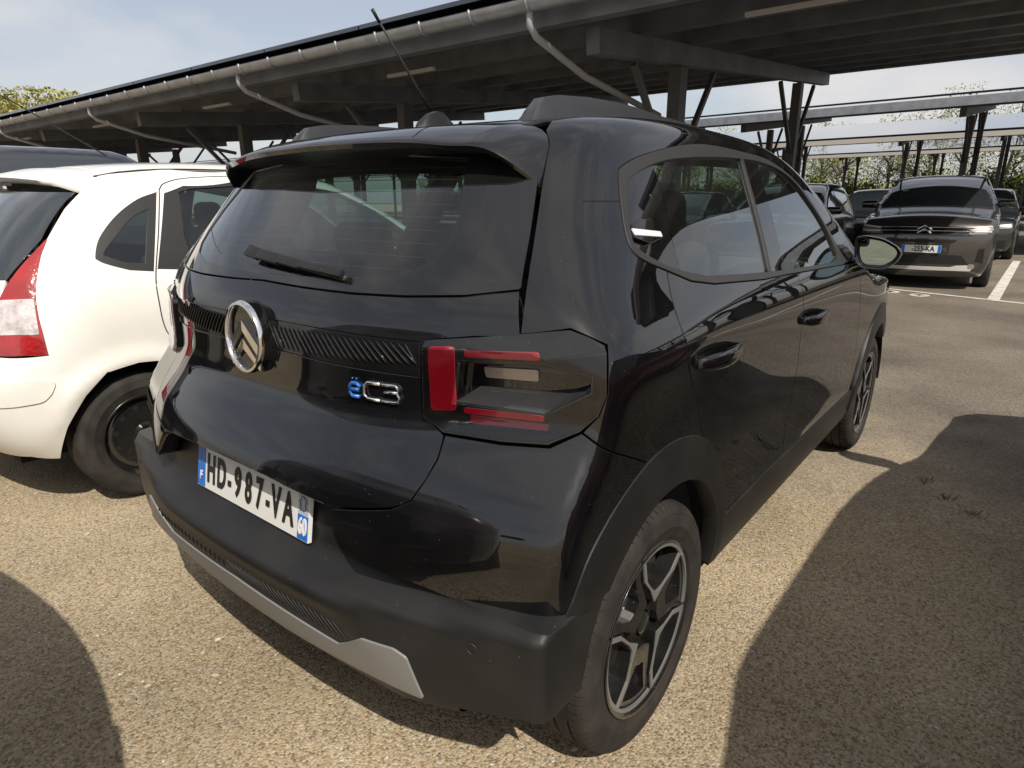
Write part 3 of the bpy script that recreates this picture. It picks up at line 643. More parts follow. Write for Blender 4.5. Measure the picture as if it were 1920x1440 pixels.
red1=panel('brake_light',C3,'rear',K['redbar'],redlamp,lamp,ds=.012,off=OFF+.0012,depth=.005,rr=.008)
panel('tail_light_bar',C3,'rear',K['redtop'],redlamp,lamp,ds=.01,off=OFF+.0010,depth=.004,rr=.006)
panel('tail_light_bar',C3,'rear',[(y,z-.002) for y,z in K['redlow']],redlamp,lamp,ds=.01,off=OFF+.0010,depth=.004,rr=.005)
panel('tail_light_bar',C3,'rear',[(y,z-.003) for y,z in K['redlow2']],redlamp_dark,lamp,ds=.01,off=OFF+.0008,depth=.003,rr=.003)
lens_m=glass('lamp_lens',(.72,.70,.70),ior=1.30,film=.002)
panel('lamp_lens',C3,'sph',inset(shell,.006),lens_m,lamp,ds=.012,off=OFF+.006,depth=.006,holes=[inset(hole,-.004)])
lampL=mirror(lamp,car)
for ch in list(lamp.children): mirror(ch,lampL)
# ------------------------------------------------------------------ matt bumper
BM.piv=np.array([1.2,0,.55])
bh=[(0,.70),(.345,.70),(.375,.715),(.41,.672),(.448,.628),(.50,.620),(.593,.611),(.708,.593),(.80,.587)]
bb_rear=BM.P('rear',[(-y,z) for y,z in bh]);bb_side=BM.P('side',[(.245,.583),(.32,.583),(.383,.582),(.335,.50),(.302,.40)])
bb_bot=BM.P('rear',[(-.835,.405),(-.747,.388),(-.628,.368),(-.482,.360),(-.21,.344),(0,.344)])
half=sph(BM,bb_rear,bb_side,bb_bot)
full=half[:-1]+[half[-1]]+[(-a,b) for a,b in half[1:-1]][::-1]
bumper=panel('rear_bumper',BM,'sph',full,matte,car,ds=.014,depth=.03)
tA=np.concatenate([BM.P('rear',[(-.44,.634),(-.50,.620),(-.593,.611),(-.708,.593),(-.80,.587)]),BM.P('side',[(.245,.583),(.32,.583),(.383,.582)])])
tB=np.concatenate([C3.P('sph',[(.358,-.200),(.415,-.211),(.468,-.216),(.555,-.232),(.628,-.232)]),C3.P('side',[(.262,.585),(.32,.59),(.39,.59)])])
def dense(B,P,n=48):
    q=np.array(B.par('sph',P));t=np.linspace(0,len(q)-1,n);k=np.arange(len(q));return B.P('sph',np.stack([np.interp(t,k,q[:,0]),np.interp(t,k,q[:,1])],1))
tA=dense(BM,tA);tB=dense(C3,tB)
tB=tB-C3.N(tB)*.012+np.array([0,0,.012])
for s_ in(1,-1): MB().add([(p[0],p[1]*s_,p[2]) for p in list(tA)+list(tB)],[(i,i+1,48+i+1,48+i) for i in range(47)]).build('bumper_ledge',matte,bumper,smooth=True)
sil=[(0,.428),(.256,.418),(.394,.412),(.425,.43),(.482,.470),(.561,.473),(.590,.462),(.622,.374),(.482,.366),(.21,.350),(0,.350)]
panel('skid_plate',BM,'rear',H(sil),silver,bumper,ds=.016,off=.005,depth=.012,rr=.006)
def ribs(y0,y1,n,lean,z0,z1,r):
    for i in range(n):
        y=y0+(y1-y0)*i/(n-1);pts=BM.P('rear',[(y+lean*k/4,z1+(z0-z1)*k/4) for k in range(5)]);nn=BM.N(pts)
        MB().tube(list(pts+nn*.0005),[.0006,r,r,r,.0006],6,caps=False).build('rib',matte,bumper,smooth=True)
ribs(.01,-.40,22,-.035,.434,.482,.0024); ribs(.04,.56,22,.016,.440,.468,.0026)
rows=[]
for y in np.linspace(-.64,.64,31):
    s_=.10*y*y;rows.append([(x+s_+(.28*max(0,abs(y)-.52)),y,z) for x,z in((.092,.352),(.105,.325),(.12,.285),(.17,.255),(.30,.235),(.5,.23))])
val=loft('lower_valance',rows,matte,bumper,smooth=True,sharp=R(35))
fogz=MB().box((.118,-.015,.300),(.135,.02,.322)).build('fog_lamp',redlamp_dark,bumper,bevel=.004)
for y,z in((-.734,.530),(.734,.530)):
    p=BM.P('rear',[(y,z)])[0];n_=BM.N(p[None])[0]
    a=np.cross(n_,[0,0,1]);a/=np.linalg.norm(a);b=np.cross(a,n_)
    MB().tube([p+n_*.0012+(.011*math.cos(t)*a+.011*math.sin(t)*b) for t in np.linspace(0,2*math.pi,25)],.0012,6).build('parking_sensor',trim,bumper,smooth=True)
for y in(-.21,.21):
    MB().tube([(.108,y+.011*math.cos(t),.318+.011*math.sin(t)) for t in np.linspace(0,2*math.pi,25)],.0012,6).build('parking_sensor',trim,bumper,smooth=True)
# plate
def pl(y,z,h=0.):                                   # point on the plate plane, h proud of it
    x=.119+(z-.60)*.17;return np.array([x-h,y,z+h*.17])
def pbox(name,y0,z0,y1,z1,h,mt,parent,t=.004):
    V=[pl(y0,z0,h),pl(y1,z0,h),pl(y1,z1,h),pl(y0,z1,h)]+[pl(y0,z0,h-t),pl(y1,z0,h-t),pl(y1,z1,h-t),pl(y0,z1,h-t)]
    return MB().add(V,[(0,1,2,3),(4,7,6,5),(0,4,5,1),(1,5,6,2),(2,6,7,3),(3,7,4,0)]).build(name,mt,parent)
plate=pbox('number_plate',.26,.592,-.26,.702,.012,whiteplate,car,t=.010)
pbox('blue_band',.258,.594,.218,.700,.0130,plateblue,plate,t=.003)
pbox('blue_band',-.258,.594,-.218,.652,.0130,plateblue,plate,t=.003)
pbox('region_square',-.257,.655,-.219,.700,.0130,mat('plate_grey',(.42,.45,.52),rough=.4),plate,t=.003)
pm=Matrix(((0,.168,-.986,0),(-1,0,0,0),(0,.986,.168,0),(0,0,0,1)))
def ptext(name,body,y,z,size,mt,sx,bold):
    M_=Matrix.Translation(Vector(pl(y,z,.0138)))@pm
    return text_mesh(name,body,size,mt,plate,M_,sx=sx,bold=bold)
for ch,y in zip('HD-987-VA',(.184,.130,.088,.047,-.004,-.054,-.093,-.128,-.180)):
    ptext('plate_character',ch,y,.648 if ch!='-' else .645,.108 if ch!='-' else .09,inkblack,.57,.0032)
ptext('plate_letter','F',.238,.622,.034,whiteplate,.8,.001); ptext('plate_digits','60',-.238,.624,.056,whiteplate,.58,.0016)
star=mat('plate_star',(.45,.55,.75),rough=.5)
for k in range(12):
    t=2*math.pi*k/12;c0=pl(.238+.013*math.cos(t),.676+.013*math.sin(t),.0137)
    MB().add([c0+np.array([0,.0016*math.cos(a),.0016*math.sin(a)]) for a in np.linspace(0,2*math.pi,6)[:-1]],[(0,1,2,3,4)]).build('star',star,plate)
fr=[(-.231,.694),(-.238,.697),(-.247,.691),(-.251,.684),(-.246,.678),(-.250,.668),(-.243,.662),(-.236,.664),(-.228,.662),(-.230,.674),(-.224,.684),(-.231,.687)]
MB().tube([pl(y,z,.0138) for y,z in fr+[fr[0]]],.0009,6,caps=False).build('region_outline',inkblack,plate)
# door handles, mirrors
def handle(x0,x1,z0,z1):
    k=11;rows=[]
    for i in range(k):
        t=i/(k-1);x=x0+(x1-x0)*t;z=z0+(z1-z0)*t;b=C3.P('side',[(x,z)])[0];o_=.030*math.sin(math.pi*min(1,max(0,t)))**.5+.001
        hgt=.012+.012*math.sin(math.pi*t)**.6;rows.append([(x,b[1]-o_-.010*math.cos(a),z+hgt*math.sin(a)) for a in np.linspace(0,2*math.pi,12,endpoint=False)])
    h=loft('door_handle',rows,paint,car,smooth=True,closed=True,caps=True)
    cx,cz=(x0+x1)/2-.005,(z0+z1)/2
    cup=panel('handle_recess',C3,'side',[(cx+.085*math.cos(a),cz+.005+.035*math.sin(a)) for a in np.linspace(0,2*math.pi,24,endpoint=False)],gloss,car,ds=.012,off=.0012,depth=0,fn=lambda P:-.0008*np.ones(len(P)))
    for q in(h,cup):mirror(q,car)
handle(.745,1.02,.982,.972); handle(1.66,1.92,.945,.94)
mo=[(-.850,1.188),(-.882,1.197),(-.955,1.186),(-1.012,1.153),(-1.030,1.130),(-1.016,1.094),(-.975,1.061),(-.880,1.064),(-.856,1.110)]
mo=[tuple(p) for p in rnd(mo,.03,4)];mc=np.mean(mo,0)
rows=[]
for x,s_,dy in((2.440,.76,0),(2.412,.84,0),(2.402,.92,0),(2.400,.985,0),(2.408,1,0),(2.44,1.0,0),(2.50,.93,.01),(2.55,.78,.02),(2.585,.5,.03),(2.595,.1,.035)):
    rows.append([(x,mc[0]+(p[0]-mc[0])*s_+dy,mc[1]+(p[1]-mc[1])*s_) for p in mo])
mh=loft('door_mirror',rows,paint,car,smooth=True,closed=True,caps=False,sharp=R(60))
V=[(2.418+.10*(p[0]-mc[0])*0-.06*(mc[0]-p[0])*0,mc[0]+(p[0]-mc[0])*.78,mc[1]+(p[1]-mc[1])*.78) for p in mo]
V=[(2.424-.09*(p[1]-mc[0])*1.0+.02*(p[2]-mc[1]),p[1],p[2]) for p in V]
mg=MB().add(V,[tuple(range(len(V)))]).build('mirror_glass',mirror_m,mh)
marm=rbox('mirror_arm',(2.46,-.845,1.088),(.07,.09,.04),gloss,mh,r=.012)
mhl=mirror(mh,car)
for ch in list(mh.children):mirror(ch,mhl)
# ------------------------------------------------------------------ wheels
wheel_black=mat('wheel_black',(.010,.010,.010),rough=.22,coat=.6,dust=.05)
steel_dark=mat('hub_steel',(.035,.028,.022),rough=.55,metal=.6)
TY=[(.098,.222),(.1035,.235),(.1075,.255),(.1086,.2565),(.1086,.260),(.1078,.262),(.1078,.280),(.1072,.2815),(.1060,.290),(.1068,.2912),(.1058,.2935),(.103,.301),(.096,.3095),(.088,.3145),(.078,.3165),(.062,.3178),(.0605,.311),(.0545,.311),(.053,.3183),(.022,.3187),(.0205,.311),(.0145,.311),(.013,.3187),(-.013,.3187),(-.0145,.311),(-.0205,.311),(-.022,.3187),(-.053,.3183),(-.0545,.311),(-.0605,.311),(-.062,.3178),(-.078,.3165),(-.088,.3145),(-.096,.3095),(-.103,.301),(-.1058,.2935),(-.1068,.2912),(-.1060,.290),(-.1072,.2815),(-.1078,.280),(-.1078,.262),(-.1086,.260),(-.1086,.2565),(-.1075,.255),(-.1035,.235),(-.098,.222)]
tyre_m=bpy.data.materials.new('tyre'); tyre_m.use_nodes=True
def tyre_nodes(m):
    nt=m.node_tree;b=nt.nodes['Principled BSDF'];b.inputs['Roughness'].default_value=.78;b.inputs['Specular IOR Level'].default_value=.3
    tc=node(nt,'ShaderNodeTexCoord');sx=node(nt,'ShaderNodeSeparateXYZ');nt.links.new(tc.outputs['Object'],sx.inputs[0])
    at=node(nt,'ShaderNodeMath',operation='ARCTAN2');nt.links.new(sx.outputs[2],at.inputs[0]);nt.links.new(sx.outputs[0],at.inputs[1])
    rad=node(nt,'ShaderNodeVectorMath',operation='LENGTH');cx=node(nt,'ShaderNodeCombineXYZ');nt.links.new(sx.outputs[0],cx.inputs[0]);nt.links.new(sx.outputs[2],cx.inputs[2]);nt.links.new(cx.outputs[0],rad.inputs[0])
    ml=node(nt,'ShaderNodeMath',operation='MULTIPLY');ml.inputs[1].default_value=72/(2*math.pi);nt.links.new(at.outputs[0],ml.inputs[0])
    ya=node(nt,'ShaderNodeMath',operation='MULTIPLY_ADD');ya.inputs[1].default_value=14.;nt.links.new(sx.outputs[1],ya.inputs[0]);nt.links.new(ml.outputs[0],ya.inputs[2])
    fr_=node(nt,'ShaderNodeMath',operation='FRACT');nt.links.new(ya.outputs[0],fr_.inputs[0])
    lt_=node(nt,'ShaderNodeMath',operation='LESS_THAN');lt_.inputs[1].default_value=.10;nt.links.new(fr_.outputs[0],lt_.inputs[0])
    g=node(nt,'ShaderNodeMath',operation='GREATER_THAN');g.inputs[1].default_value=.9;nt.links.new(rad.outputs['Value'],g.inputs[0])
    mm=node(nt,'ShaderNodeMath',operation='MULTIPLY');nt.links.new(lt_.outputs[0],mm.inputs[0]);nt.links.new(g.outputs[0],mm.inputs[1])
    nz=node(nt,'ShaderNodeTexNoise');nz.inputs['Scale'].default_value=14;nz.inputs['Detail'].default_value=6;nt.links.new(tc.outputs['Object'],nz.inputs['Vector'])
    rp=node(nt,'ShaderNodeValToRGB');rp.color_ramp.elements[0].position=.3;rp.color_ramp.elements[1].position=.75
    rp.color_ramp.elements[0].color=(.016,.0145,.013,1);rp.color_ramp.elements[1].color=(.044,.038,.033,1);nt.links.new(nz.outputs['Fac'],rp.inputs[0]);nt.links.new(rp.outputs[0],b.inputs['Base Color'])
    bp_=node(nt,'ShaderNodeBump');bp_.invert=True;bp_.inputs['Strength'].default_value=1;bp_.inputs['Distance'].default_value=.004
    w2=node(nt,'ShaderNodeTexWave');w2.wave_type='RINGS';w2.inputs['Scale'].default_value=1
    nt.links.new(mm.outputs[0],bp_.inputs['Height']);nt.links.new(bp_.outputs[0],b.inputs['Normal'])
tyre_nodes(tyre_m)
def make_alloy(name):
    """right-hand wheel about its own centre; outer face towards -y"""
    nS=80;seq=[]                                   # shoulder blocks: a narrow cut after each of them
    for i in range(nS): seq+=[(i,0),(i+.84,0),(i+.85,.0045),(i+.99,.0045)]
    k=len(TY);V=[];n=len(seq)
    for q,cutd in seq:
        for a,r in TY:
            d_=cutd if (.060<abs(a)<.1 and r>.304) else 0.
            th_=2*math.pi*(q+ (3.*a if abs(a)<.1 else 0)*0)/nS;V.append(((r-d_)*math.cos(th_),a,(r-d_)*math.sin(th_)))
    t=MB().add(V,[(i*k+j,i*k+j+1,((i+1)%n)*k+j+1,((i+1)%n)*k+j) for i in range(n) for j in range(k-1)]).build('tyre',tyre_m,None,smooth=True,auto=R(35))
    w_=bpy.data.objects.new(name,None);COL.objects.link(w_);t.parent=w_
    MB().lathe([(-.100,.2225),(-.104,.2265),(-.1055,.224),(-.103,.2165),(-.094,.212)],n=72).build('rim_lip',wheel_black,w_,smooth=True)
    MB().lathe([(-.095,.214),(-.06,.200),(.05,.190),(.09,.205),(.098,.222)],n=64).build('rim_barrel',wheel_black,w_,smooth=True)
    MB().lathe([(-.050,.195),(-.046,.17),(-.058,.12),(-.062,.085),(-.060,.03),(-.060,.001)],n=64).build('wheel_disc',wheel_black,w_,smooth=True)
    def pol(r,a):return np.array([r*math.cos(R(a)),r*math.sin(R(a))])
    def band(nm,outer,inner,y0,y1,m):
        n=len(outer);V=[(p[0],y0,p[1]) for p in outer]+[(p[0],y0,p[1]) for p in inner]+[(p[0],y1,p[1]) for p in outer]+[(p[0],y1,p[1]) for p in inner];F=[]
        for i in range(n):
            j=(i+1)%n;F+=[(i,j,n+j,n+i),(2*n+i,3*n+i,3*n+j,2*n+j),(i,2*n+i,2*n+j,j),(n+i,n+j,3*n+j,3*n+i)]
        return MB().add(V,F).build(nm,m,w_)
    for k in range(3):
        a0=72+120*k
        def shape(ro,d):
            arc=[pol(ro,a0+x) for x in np.linspace(-34+d*170,33-d*170,13)]
            return arc+[pol(.150-d*.4,a0+34-d*260),pol(.105,a0+22-d*230),pol(.062+d*1.5,a0+2),pol(.105,a0-20+d*230),pol(.160-d*.4,a0-34+d*240)]
        o_=dens(shape(.222,0),.012);i_=None
        so=shape(.222,0);si=shape(.222-.018,.018)
        band('spoke_loop',so,si,-.098,-.0945,machined)
        band('spoke_core',[p*.998 for p in so],[p*.95+np.mean(si,0)*.05 for p in si],-.0944,-.050,wheel_black)
        b0=a0+60
        oo=[pol(.222,b0+x) for x in np.linspace(-24,24,11)];ii=[pol(.205,b0+x) for x in np.linspace(-24,24,11)]
        ring=oo+ii[::-1];ins=[p*.985+np.mean(ring,0)*.015 for p in ring]
        n=len(oo);V=[(p[0],-.098,p[1]) for p in oo+ii]+[(p[0],-.092,p[1]) for p in oo+ii]
        F=[(i,i+1,n+i+1,n+i) for i in range(n-1)]+[(i,2*n+i,2*n+i+1,i+1) for i in range(n-1)]+[(n+i,n+i+1,3*n+i+1,3*n+i) for i in range(n-1)]+[(0,n,3*n,2*n),(n-1,3*n-1,4*n-1,2*n-1)]
        MB().add(V,F).build('rim_segment',machined,w_)
        # black web between the loops, with its opening
        so2=[pol(.203,b0+x) for x in np.linspace(-27,27,9)]+[pol(.15,b0+24),pol(.07,b0+34),pol(.05,b0),pol(.07,b0-34),pol(.15,b0-24)]
        hi2=[pol(.190,b0+x) for x in np.linspace(-18,18,9)]+[pol(.15,b0+16),pol(.105,b0+13),pol(.10,b0),pol(.105,b0-13),pol(.15,b0-16)]
        band('spoke_web',so2,hi2,-.090,-.050,wheel_black)
        c_=pol(.087,b0+10);d_=pol(1,b0+10);e_=np.array([-d_[1],d_[0]])
        q=[c_+d_*u*.020+e_*v*.013 for u,v in((-1,-1),(1,-1),(1,1),(-1,1))]
        MB().add([(p[0],-.086,p[1]) for p in q]+[(p[0],-.06,p[1]) for p in q],[(0,1,2,3),(0,4,5,1),(1,5,6,2),(2,6,7,3),(3,7,4,0)]).build('spoke_tab',machined,w_)
    MB().lathe([(-.084,.001),(-.084,.022),(-.081,.028),(-.060,.034)],n=40).build('hub_cap',wheel_black,w_,smooth=True,auto=R(40))
    MB().lathe([(-.076,.034),(-.072,.052),(-.055,.062)],n=40).build('hub_ring',steel_dark,w_,smooth=True)
    MB().lathe([(-.030,.03),(-.030,.14),(-.018,.145),(-.018,.03)],n=48).build('brake_disc',steel_dark,w_,smooth=True,auto=R(40))
    return w_
WY=-.748
wproto=make_alloy('wheel');wproto.parent=car;wproto.location=(AX,WY,TR_);wproto.rotation_euler=(0,0,0)
def place_wheel(x,side,rot):
    c=copy_tree(wproto,car);c.location=(x,WY*side,TR_);c.rotation_euler=(0,0 if side>0 else math.pi,0) if False else (0,rot,0 if side>0 else math.pi);return c
place_wheel(AX+WB,1,R(-6)); place_wheel(AX,-1,.4); place_wheel(AX+WB,-1,.9)
# underbody, wheel wells
for s in(-1,1):
    for x in(.66,2*AX+WB-.66):
        ang=np.linspace(R(-4),R(184),22)
        rows=[[(x+.375*math.cos(a),s*y,.345+.375*math.sin(a)) for a in ang] for y in(.855,.52)]
        loft('wheel_well',rows,dark,car,smooth=True)
        MB().add([(x+.375*math.cos(a),s*.52,.345+.375*math.sin(a)) for a in ang],[tuple(range(len(ang)))]).build('well_wall',dark,car)
MB().box((.32,-.50,.235),(3.8,.50,.30)).build('underbody',dark,car)
MB().box((1.06,-.80,.25),(2.80,.80,.30)).build('floor_pan',dark,car)
# mud flap piece in front of the rear wheel
for s in (-1,1): MB().box((1.0,s*.70-.06,.285),(1.025,s*.70+.06,.40)).build('mud_deflector',matte,car)
# ------------------------------------------------------------------ interior
MB().box((.30,-.66,.30),(2.75,.66,.34)).build('cabin_floor',fabric,car)
rbox('rear_bench',(1.18,0,.62),(.52,1.26,.18),fabric,car,r=.07); 
rbox('rear_backrest',(.93,0,.87),(.16,1.24,.56),fabric,car,r=.06,tilt=R(-14))
for y in(-.40,0,.40): rbox('headrest',(.845,y,1.20),(.10,.26,.15),fabric,car,r=.05,tilt=R(-10))
for y in(-.36,.36):
    st=rbox('front_seat',(1.86,y,.55),(.52,.50,.20),fabric,car,r=.08); rbox('seat_back',(1.62,y,.90),(.15,.48,.62),fabric,st,r=.07,tilt=R(-16))
    rbox('seat_headrest',(1.52,y,1.29),(.10,.25,.17),fabric,st,r=.05,tilt=R(-10))
    for q in(-.05,.05): MB().tube([(1.55,y+q,1.16),(1.53,y+q,1.24)],.006,8).build('headrest_post',chrome,st)
rbox('parcel_shelf',(.62,0,1.03),(.52,1.10,.025),fabric,car,r=.01)
rbox('dashboard',(2.62,0,.93),(.42,1.30,.26),fabric,car,r=.10)
MB().tube([(2.30+.06*math.sin(t),.36+.18*math.cos(t),.93+.17*math.sin(t)) for t in np.linspace(0,2*math.pi,33)],.015,8).build('steering_wheel',matte,car,smooth=True)
rbox('cabin_mirror',(2.27,0,1.40),(.03,.20,.06),matte,car,r=.012)
for s in(-1,1): panel('door_card',C3,'side',[(.75,.40),(2.55,.40),(2.45,1.06),(.75,1.10)],fabric,car,ds=.08,off=-.07,depth=0,both=False) if s<0 else None
mirror(bpy.data.objects['door_card'],car)
sticker=mat('green_sticker',(.02,.28,.08),rough=.5)
MB().add([(2.33,.43,1.33),(2.33,.36,1.335),(2.37,.36,1.31),(2.37,.43,1.305)],[(0,1,2,3)]).build('windscreen_sticker',sticker,car)
# ================================================================== white hatchback beside it
WH=Body(lambda x,y,z:Fwh(x-WHX,y,z),cy=WHY,piv=(1.1,.85),mid=1.0)
white=mat('white_paint',(.79,.775,.73),rough=.3,coat=.8,dust=.05,var=(.74,.72,.665),vscale=3.5)
whitedirty=white
wcar=empty('parked_hatchback','small white hatchback with black steel wheels and red tail lamp, left of black car','car',(WHX,WHY,0))
OR=(WHX,WHY,0)
def wpan(name,mode,poly,mt,parent=wcar,both=True,**kw): return panel(name,WH,mode,poly,mt,parent,origin=OR,both=both,**kw)
WS=lambda pts:WH.P('side',pts)
WT=lambda pts:WH.P('top',pts)
def wsph(*a):return sph(WH,*a)
wax=.51
side_poly=K['w_edge'][:5]+wsph(WT([(.60,-.50),(.9,-.50),(1.3,-.50),(1.7,-.50),(1.95,-.52)]))+wsph(WS([(2.1,1.40),(2.35,1.27),(2.6,1.10),(2.75,1.0),(3.0,.93),(3.3,.86),(3.45,.70),(3.48,.50),(3.45,.26),(3.33,.26)]))+wsph(WS([(2.97+.35*math.cos(R(t)),.30+.35*math.sin(R(t))) for t in range(0,181,15)]))+wsph(WS([(2.60,.26),(1.8,.24),(.875,.24)]))+wsph(WS([(wax+.35*math.cos(R(t)),.30+.35*math.sin(R(t))) for t in range(-5,95,12)]))+K['w_archup'][:1]+K['w_bump'][2:0:-1]+K['w_lampedge']
door_win=[(.822,1.388),(.93,1.425),(1.2,1.45),(1.55,1.45),(1.85,1.40),(2.1,1.28),(2.3,1.12),(2.3,1.045),(1.6,1.04),(.675,1.048)]
q_=K['w_qwin'];QW=smooth_line([q_[6],q_[7],q_[8],q_[0],q_[1],q_[2],q_[3],q_[4]],5)+[q_[5]]
q_=K['w_qglass'];QG=smooth_line([q_[5],q_[6],q_[0],q_[1],q_[2],q_[3]],5)+[q_[4]]
wpan('body_side','sph',side_poly,white,ds=.022,depth=.02,holes=[QW,wsph(WS(door_win))])
trim2=mat('window_trim_dark',(.022,.021,.020),rough=.42)
wpan('quarter_window_seal','sph',QW,trim2,ds=.02,off=-.004,depth=.004,holes=[QG])
wpan('quarter_window','sph',inset(QG,-.004),glass_side,ds=.03,off=-.008,depth=0)
wpan('door_window','side',[(.885,1.40),(.95,1.42),(1.2,1.435),(1.55,1.435),(1.85,1.385),(2.08,1.27),(2.27,1.115),(2.27,1.055),(1.6,1.05),(.825,1.06)],glass_side,ds=.05,off=-.008,depth=0)
wpan('window_frame','side',[(.818,1.392),(.90,1.428),(1.2,1.455),(1.55,1.455),(1.86,1.405),(2.11,1.285),(2.31,1.125),(2.31,1.04),(1.6,1.035),(.668,1.042)],trim2,ds=.03,off=-.003,depth=.004,holes=[[(.893,1.395),(.955,1.412),(1.2,1.43),(1.55,1.43),(1.845,1.38),(2.07,1.265),(2.26,1.11),(2.26,1.06),(1.6,1.055),(.835,1.070),(.845,1.20)]])
wpan('door_pillar','side',[(1.48,1.05),(1.56,1.05),(1.56,1.44),(1.5,1.44)],trim,ds=.05,off=-.004,depth=0)
gapm=mat('panel_gap',(.03,.028,.026),rough=.9)
def gapline(name,pts,w_,parent,m=gapm):
    p=WS(smooth_line(pts,6));n_=WH.N(p);o_=MB().tube(list(p+n_*.0002-np.array(OR)),w_,6,caps=False).build(name,m,parent,smooth=True);mirror(o_,parent)
gapline('door_gap',[(.808,1.405),(.735,1.22),(.663,1.03),(.645,.915),(.652,.77),(.72,.66)],.0028,wcar)
gapline('door_gap',[(.808,1.405),(.85,1.435),(.98,1.462),(1.3,1.478),(1.7,1.468)],.0028,wcar)
gapline('door_gap',[(1.52,1.03),(1.55,.7),(1.53,.35)],.0028,wcar)
p=WT([(x,-.503) for x in np.linspace(.575,1.9,14)]);rs=MB().tube(list(p+np.array([0,0,.0005])-np.array(OR)),.0045,6,caps=False).build('roof_seam',gapm,wcar,smooth=True);mirror(rs,wcar)
wpan('roof_panel','top',[(.60,-.495),(.60,.495),(1.9,.495),(2.0,.50),(2.1,.3),(2.12,0),(2.1,-.3),(2.0,-.50),(1.9,-.495)],white,both=False,ds=.04,depth=.01)
wpan('windscreen','top',[(2.0,-.50),(2.11,-.3),(2.13,0),(2.11,.3),(2.0,.50),(2.3,.58),(2.6,.65),(2.85,.5),(2.9,0),(2.85,-.5),(2.6,-.65),(2.3,-.58)],glass_front,both=False,ds=.06,off=-.004,depth=0)
wpan('bonnet','top',[(2.92,0),(2.86,-.52),(2.7,-.66),(3.2,-.70),(3.4,-.5),(3.5,0),(3.4,.5),(3.2,.70),(2.7,.66),(2.86,.52)],white,both=False,ds=.06)
wpan('front_bumper','front',[(-.72,.24),(.72,.24),(.72,.72),(0,.80),(-.72,.72)],white,both=False,ds=.06)
bp_=K['w_bump'];rbp=[(a,b) for a,b in bp_]+[(.30,-.44),(0,-.44)]
fullb=rbp+[(0,-.05)]; 
fullb=[(0,-.085),(.3,-.085),(.52,-.088)]+[(a,b) for a,b in bp_]+[(.2,-.44),(0,-.44)]
wb_=fullb+[(-a,b) for a,b in fullb[1:-1]][::-1]
wpan('rear_bumper','sph',wb_,white,both=False,ds=.022,depth=.02)
wpan('bumper_strip','sph',inset(K['w_strip'],0),white,ds=.02,off=.006,depth=.006,rr=.02)
wl=wpan('tail_lamp','sph',inset(K['w_lamp'],.002),mat('white_car_red_lamp',(.40,.012,.012),rough=.15,coat=1.,var=(.24,.006,.006),vscale=9,bump=(60,.5,.004)),ds=.015,off=.004,depth=.02,both=False)
wpan('lamp_clear','sph',K['w_clear'],mat('white_car_clear_lamp',(.66,.60,.60),rough=.18,coat=1.,var=(.40,.35,.35),vscale=28,bump=(90,.6,.004)),parent=wl,ds=.015,off=.0065,depth=.003,both=False,rr=.006)
wl2=mirror(wl,wcar); mirror(wl.children[0],wl2)
g_=[(-.0,1.40)]+[(y+.012,z) for y,z in K['w_glass']]+[(0,1.04)]
wgp=[(y,z) for y,z in g_]+[(-y,z) for y,z in g_[1:-1]][::-1]
wpan('rear_glass','rear',wgp,mat('dark_window',(.02,.026,.030),rough=.05,coat=1.,spec=.6),both=False,ds=.04,off=0,depth=.004)
wpan('tailgate','rear',[(-.655,1.045),(-.4,1.035),(0,1.03),(.4,1.035),(.655,1.045),(.69,.9),(.69,.745),(0,.738),(-.69,.745),(-.69,.9)],white,both=False,ds=.04,off=-.001)
rows=[]
for y in np.linspace(-.54,.54,31):
    a=abs(y);r0=WH.P('top',[(.60,y)])[0]-np.array(OR);e=np.array([.425+.12*(a/.5)**2+.10*float(sstep(a,.44,.54)),y,1.470-.025*(a/.45)**2-.045*float(sstep(a,.46,.54))])
    e=np.array([e[0],y,e[2]]);rows.append([r0+np.array([0,0,-.004]),r0*.5+e*.5+np.array([0,0,.012]),e+np.array([.01,0,.002]),e+np.array([.0,0,-.008]),e+np.array([.012,0,-.028]),e+np.array([.09,0,-.035])])
sp2=loft('roof_spoiler',rows,white,wcar,smooth=True,sharp=R(60))
MB().add([(.484,-.10,1.425),(.484,.10,1.425),(.480,.10,1.438),(.480,-.10,1.438)],[(0,1,2,3)]).build('high_brake_light',redlamp_dark,sp2)
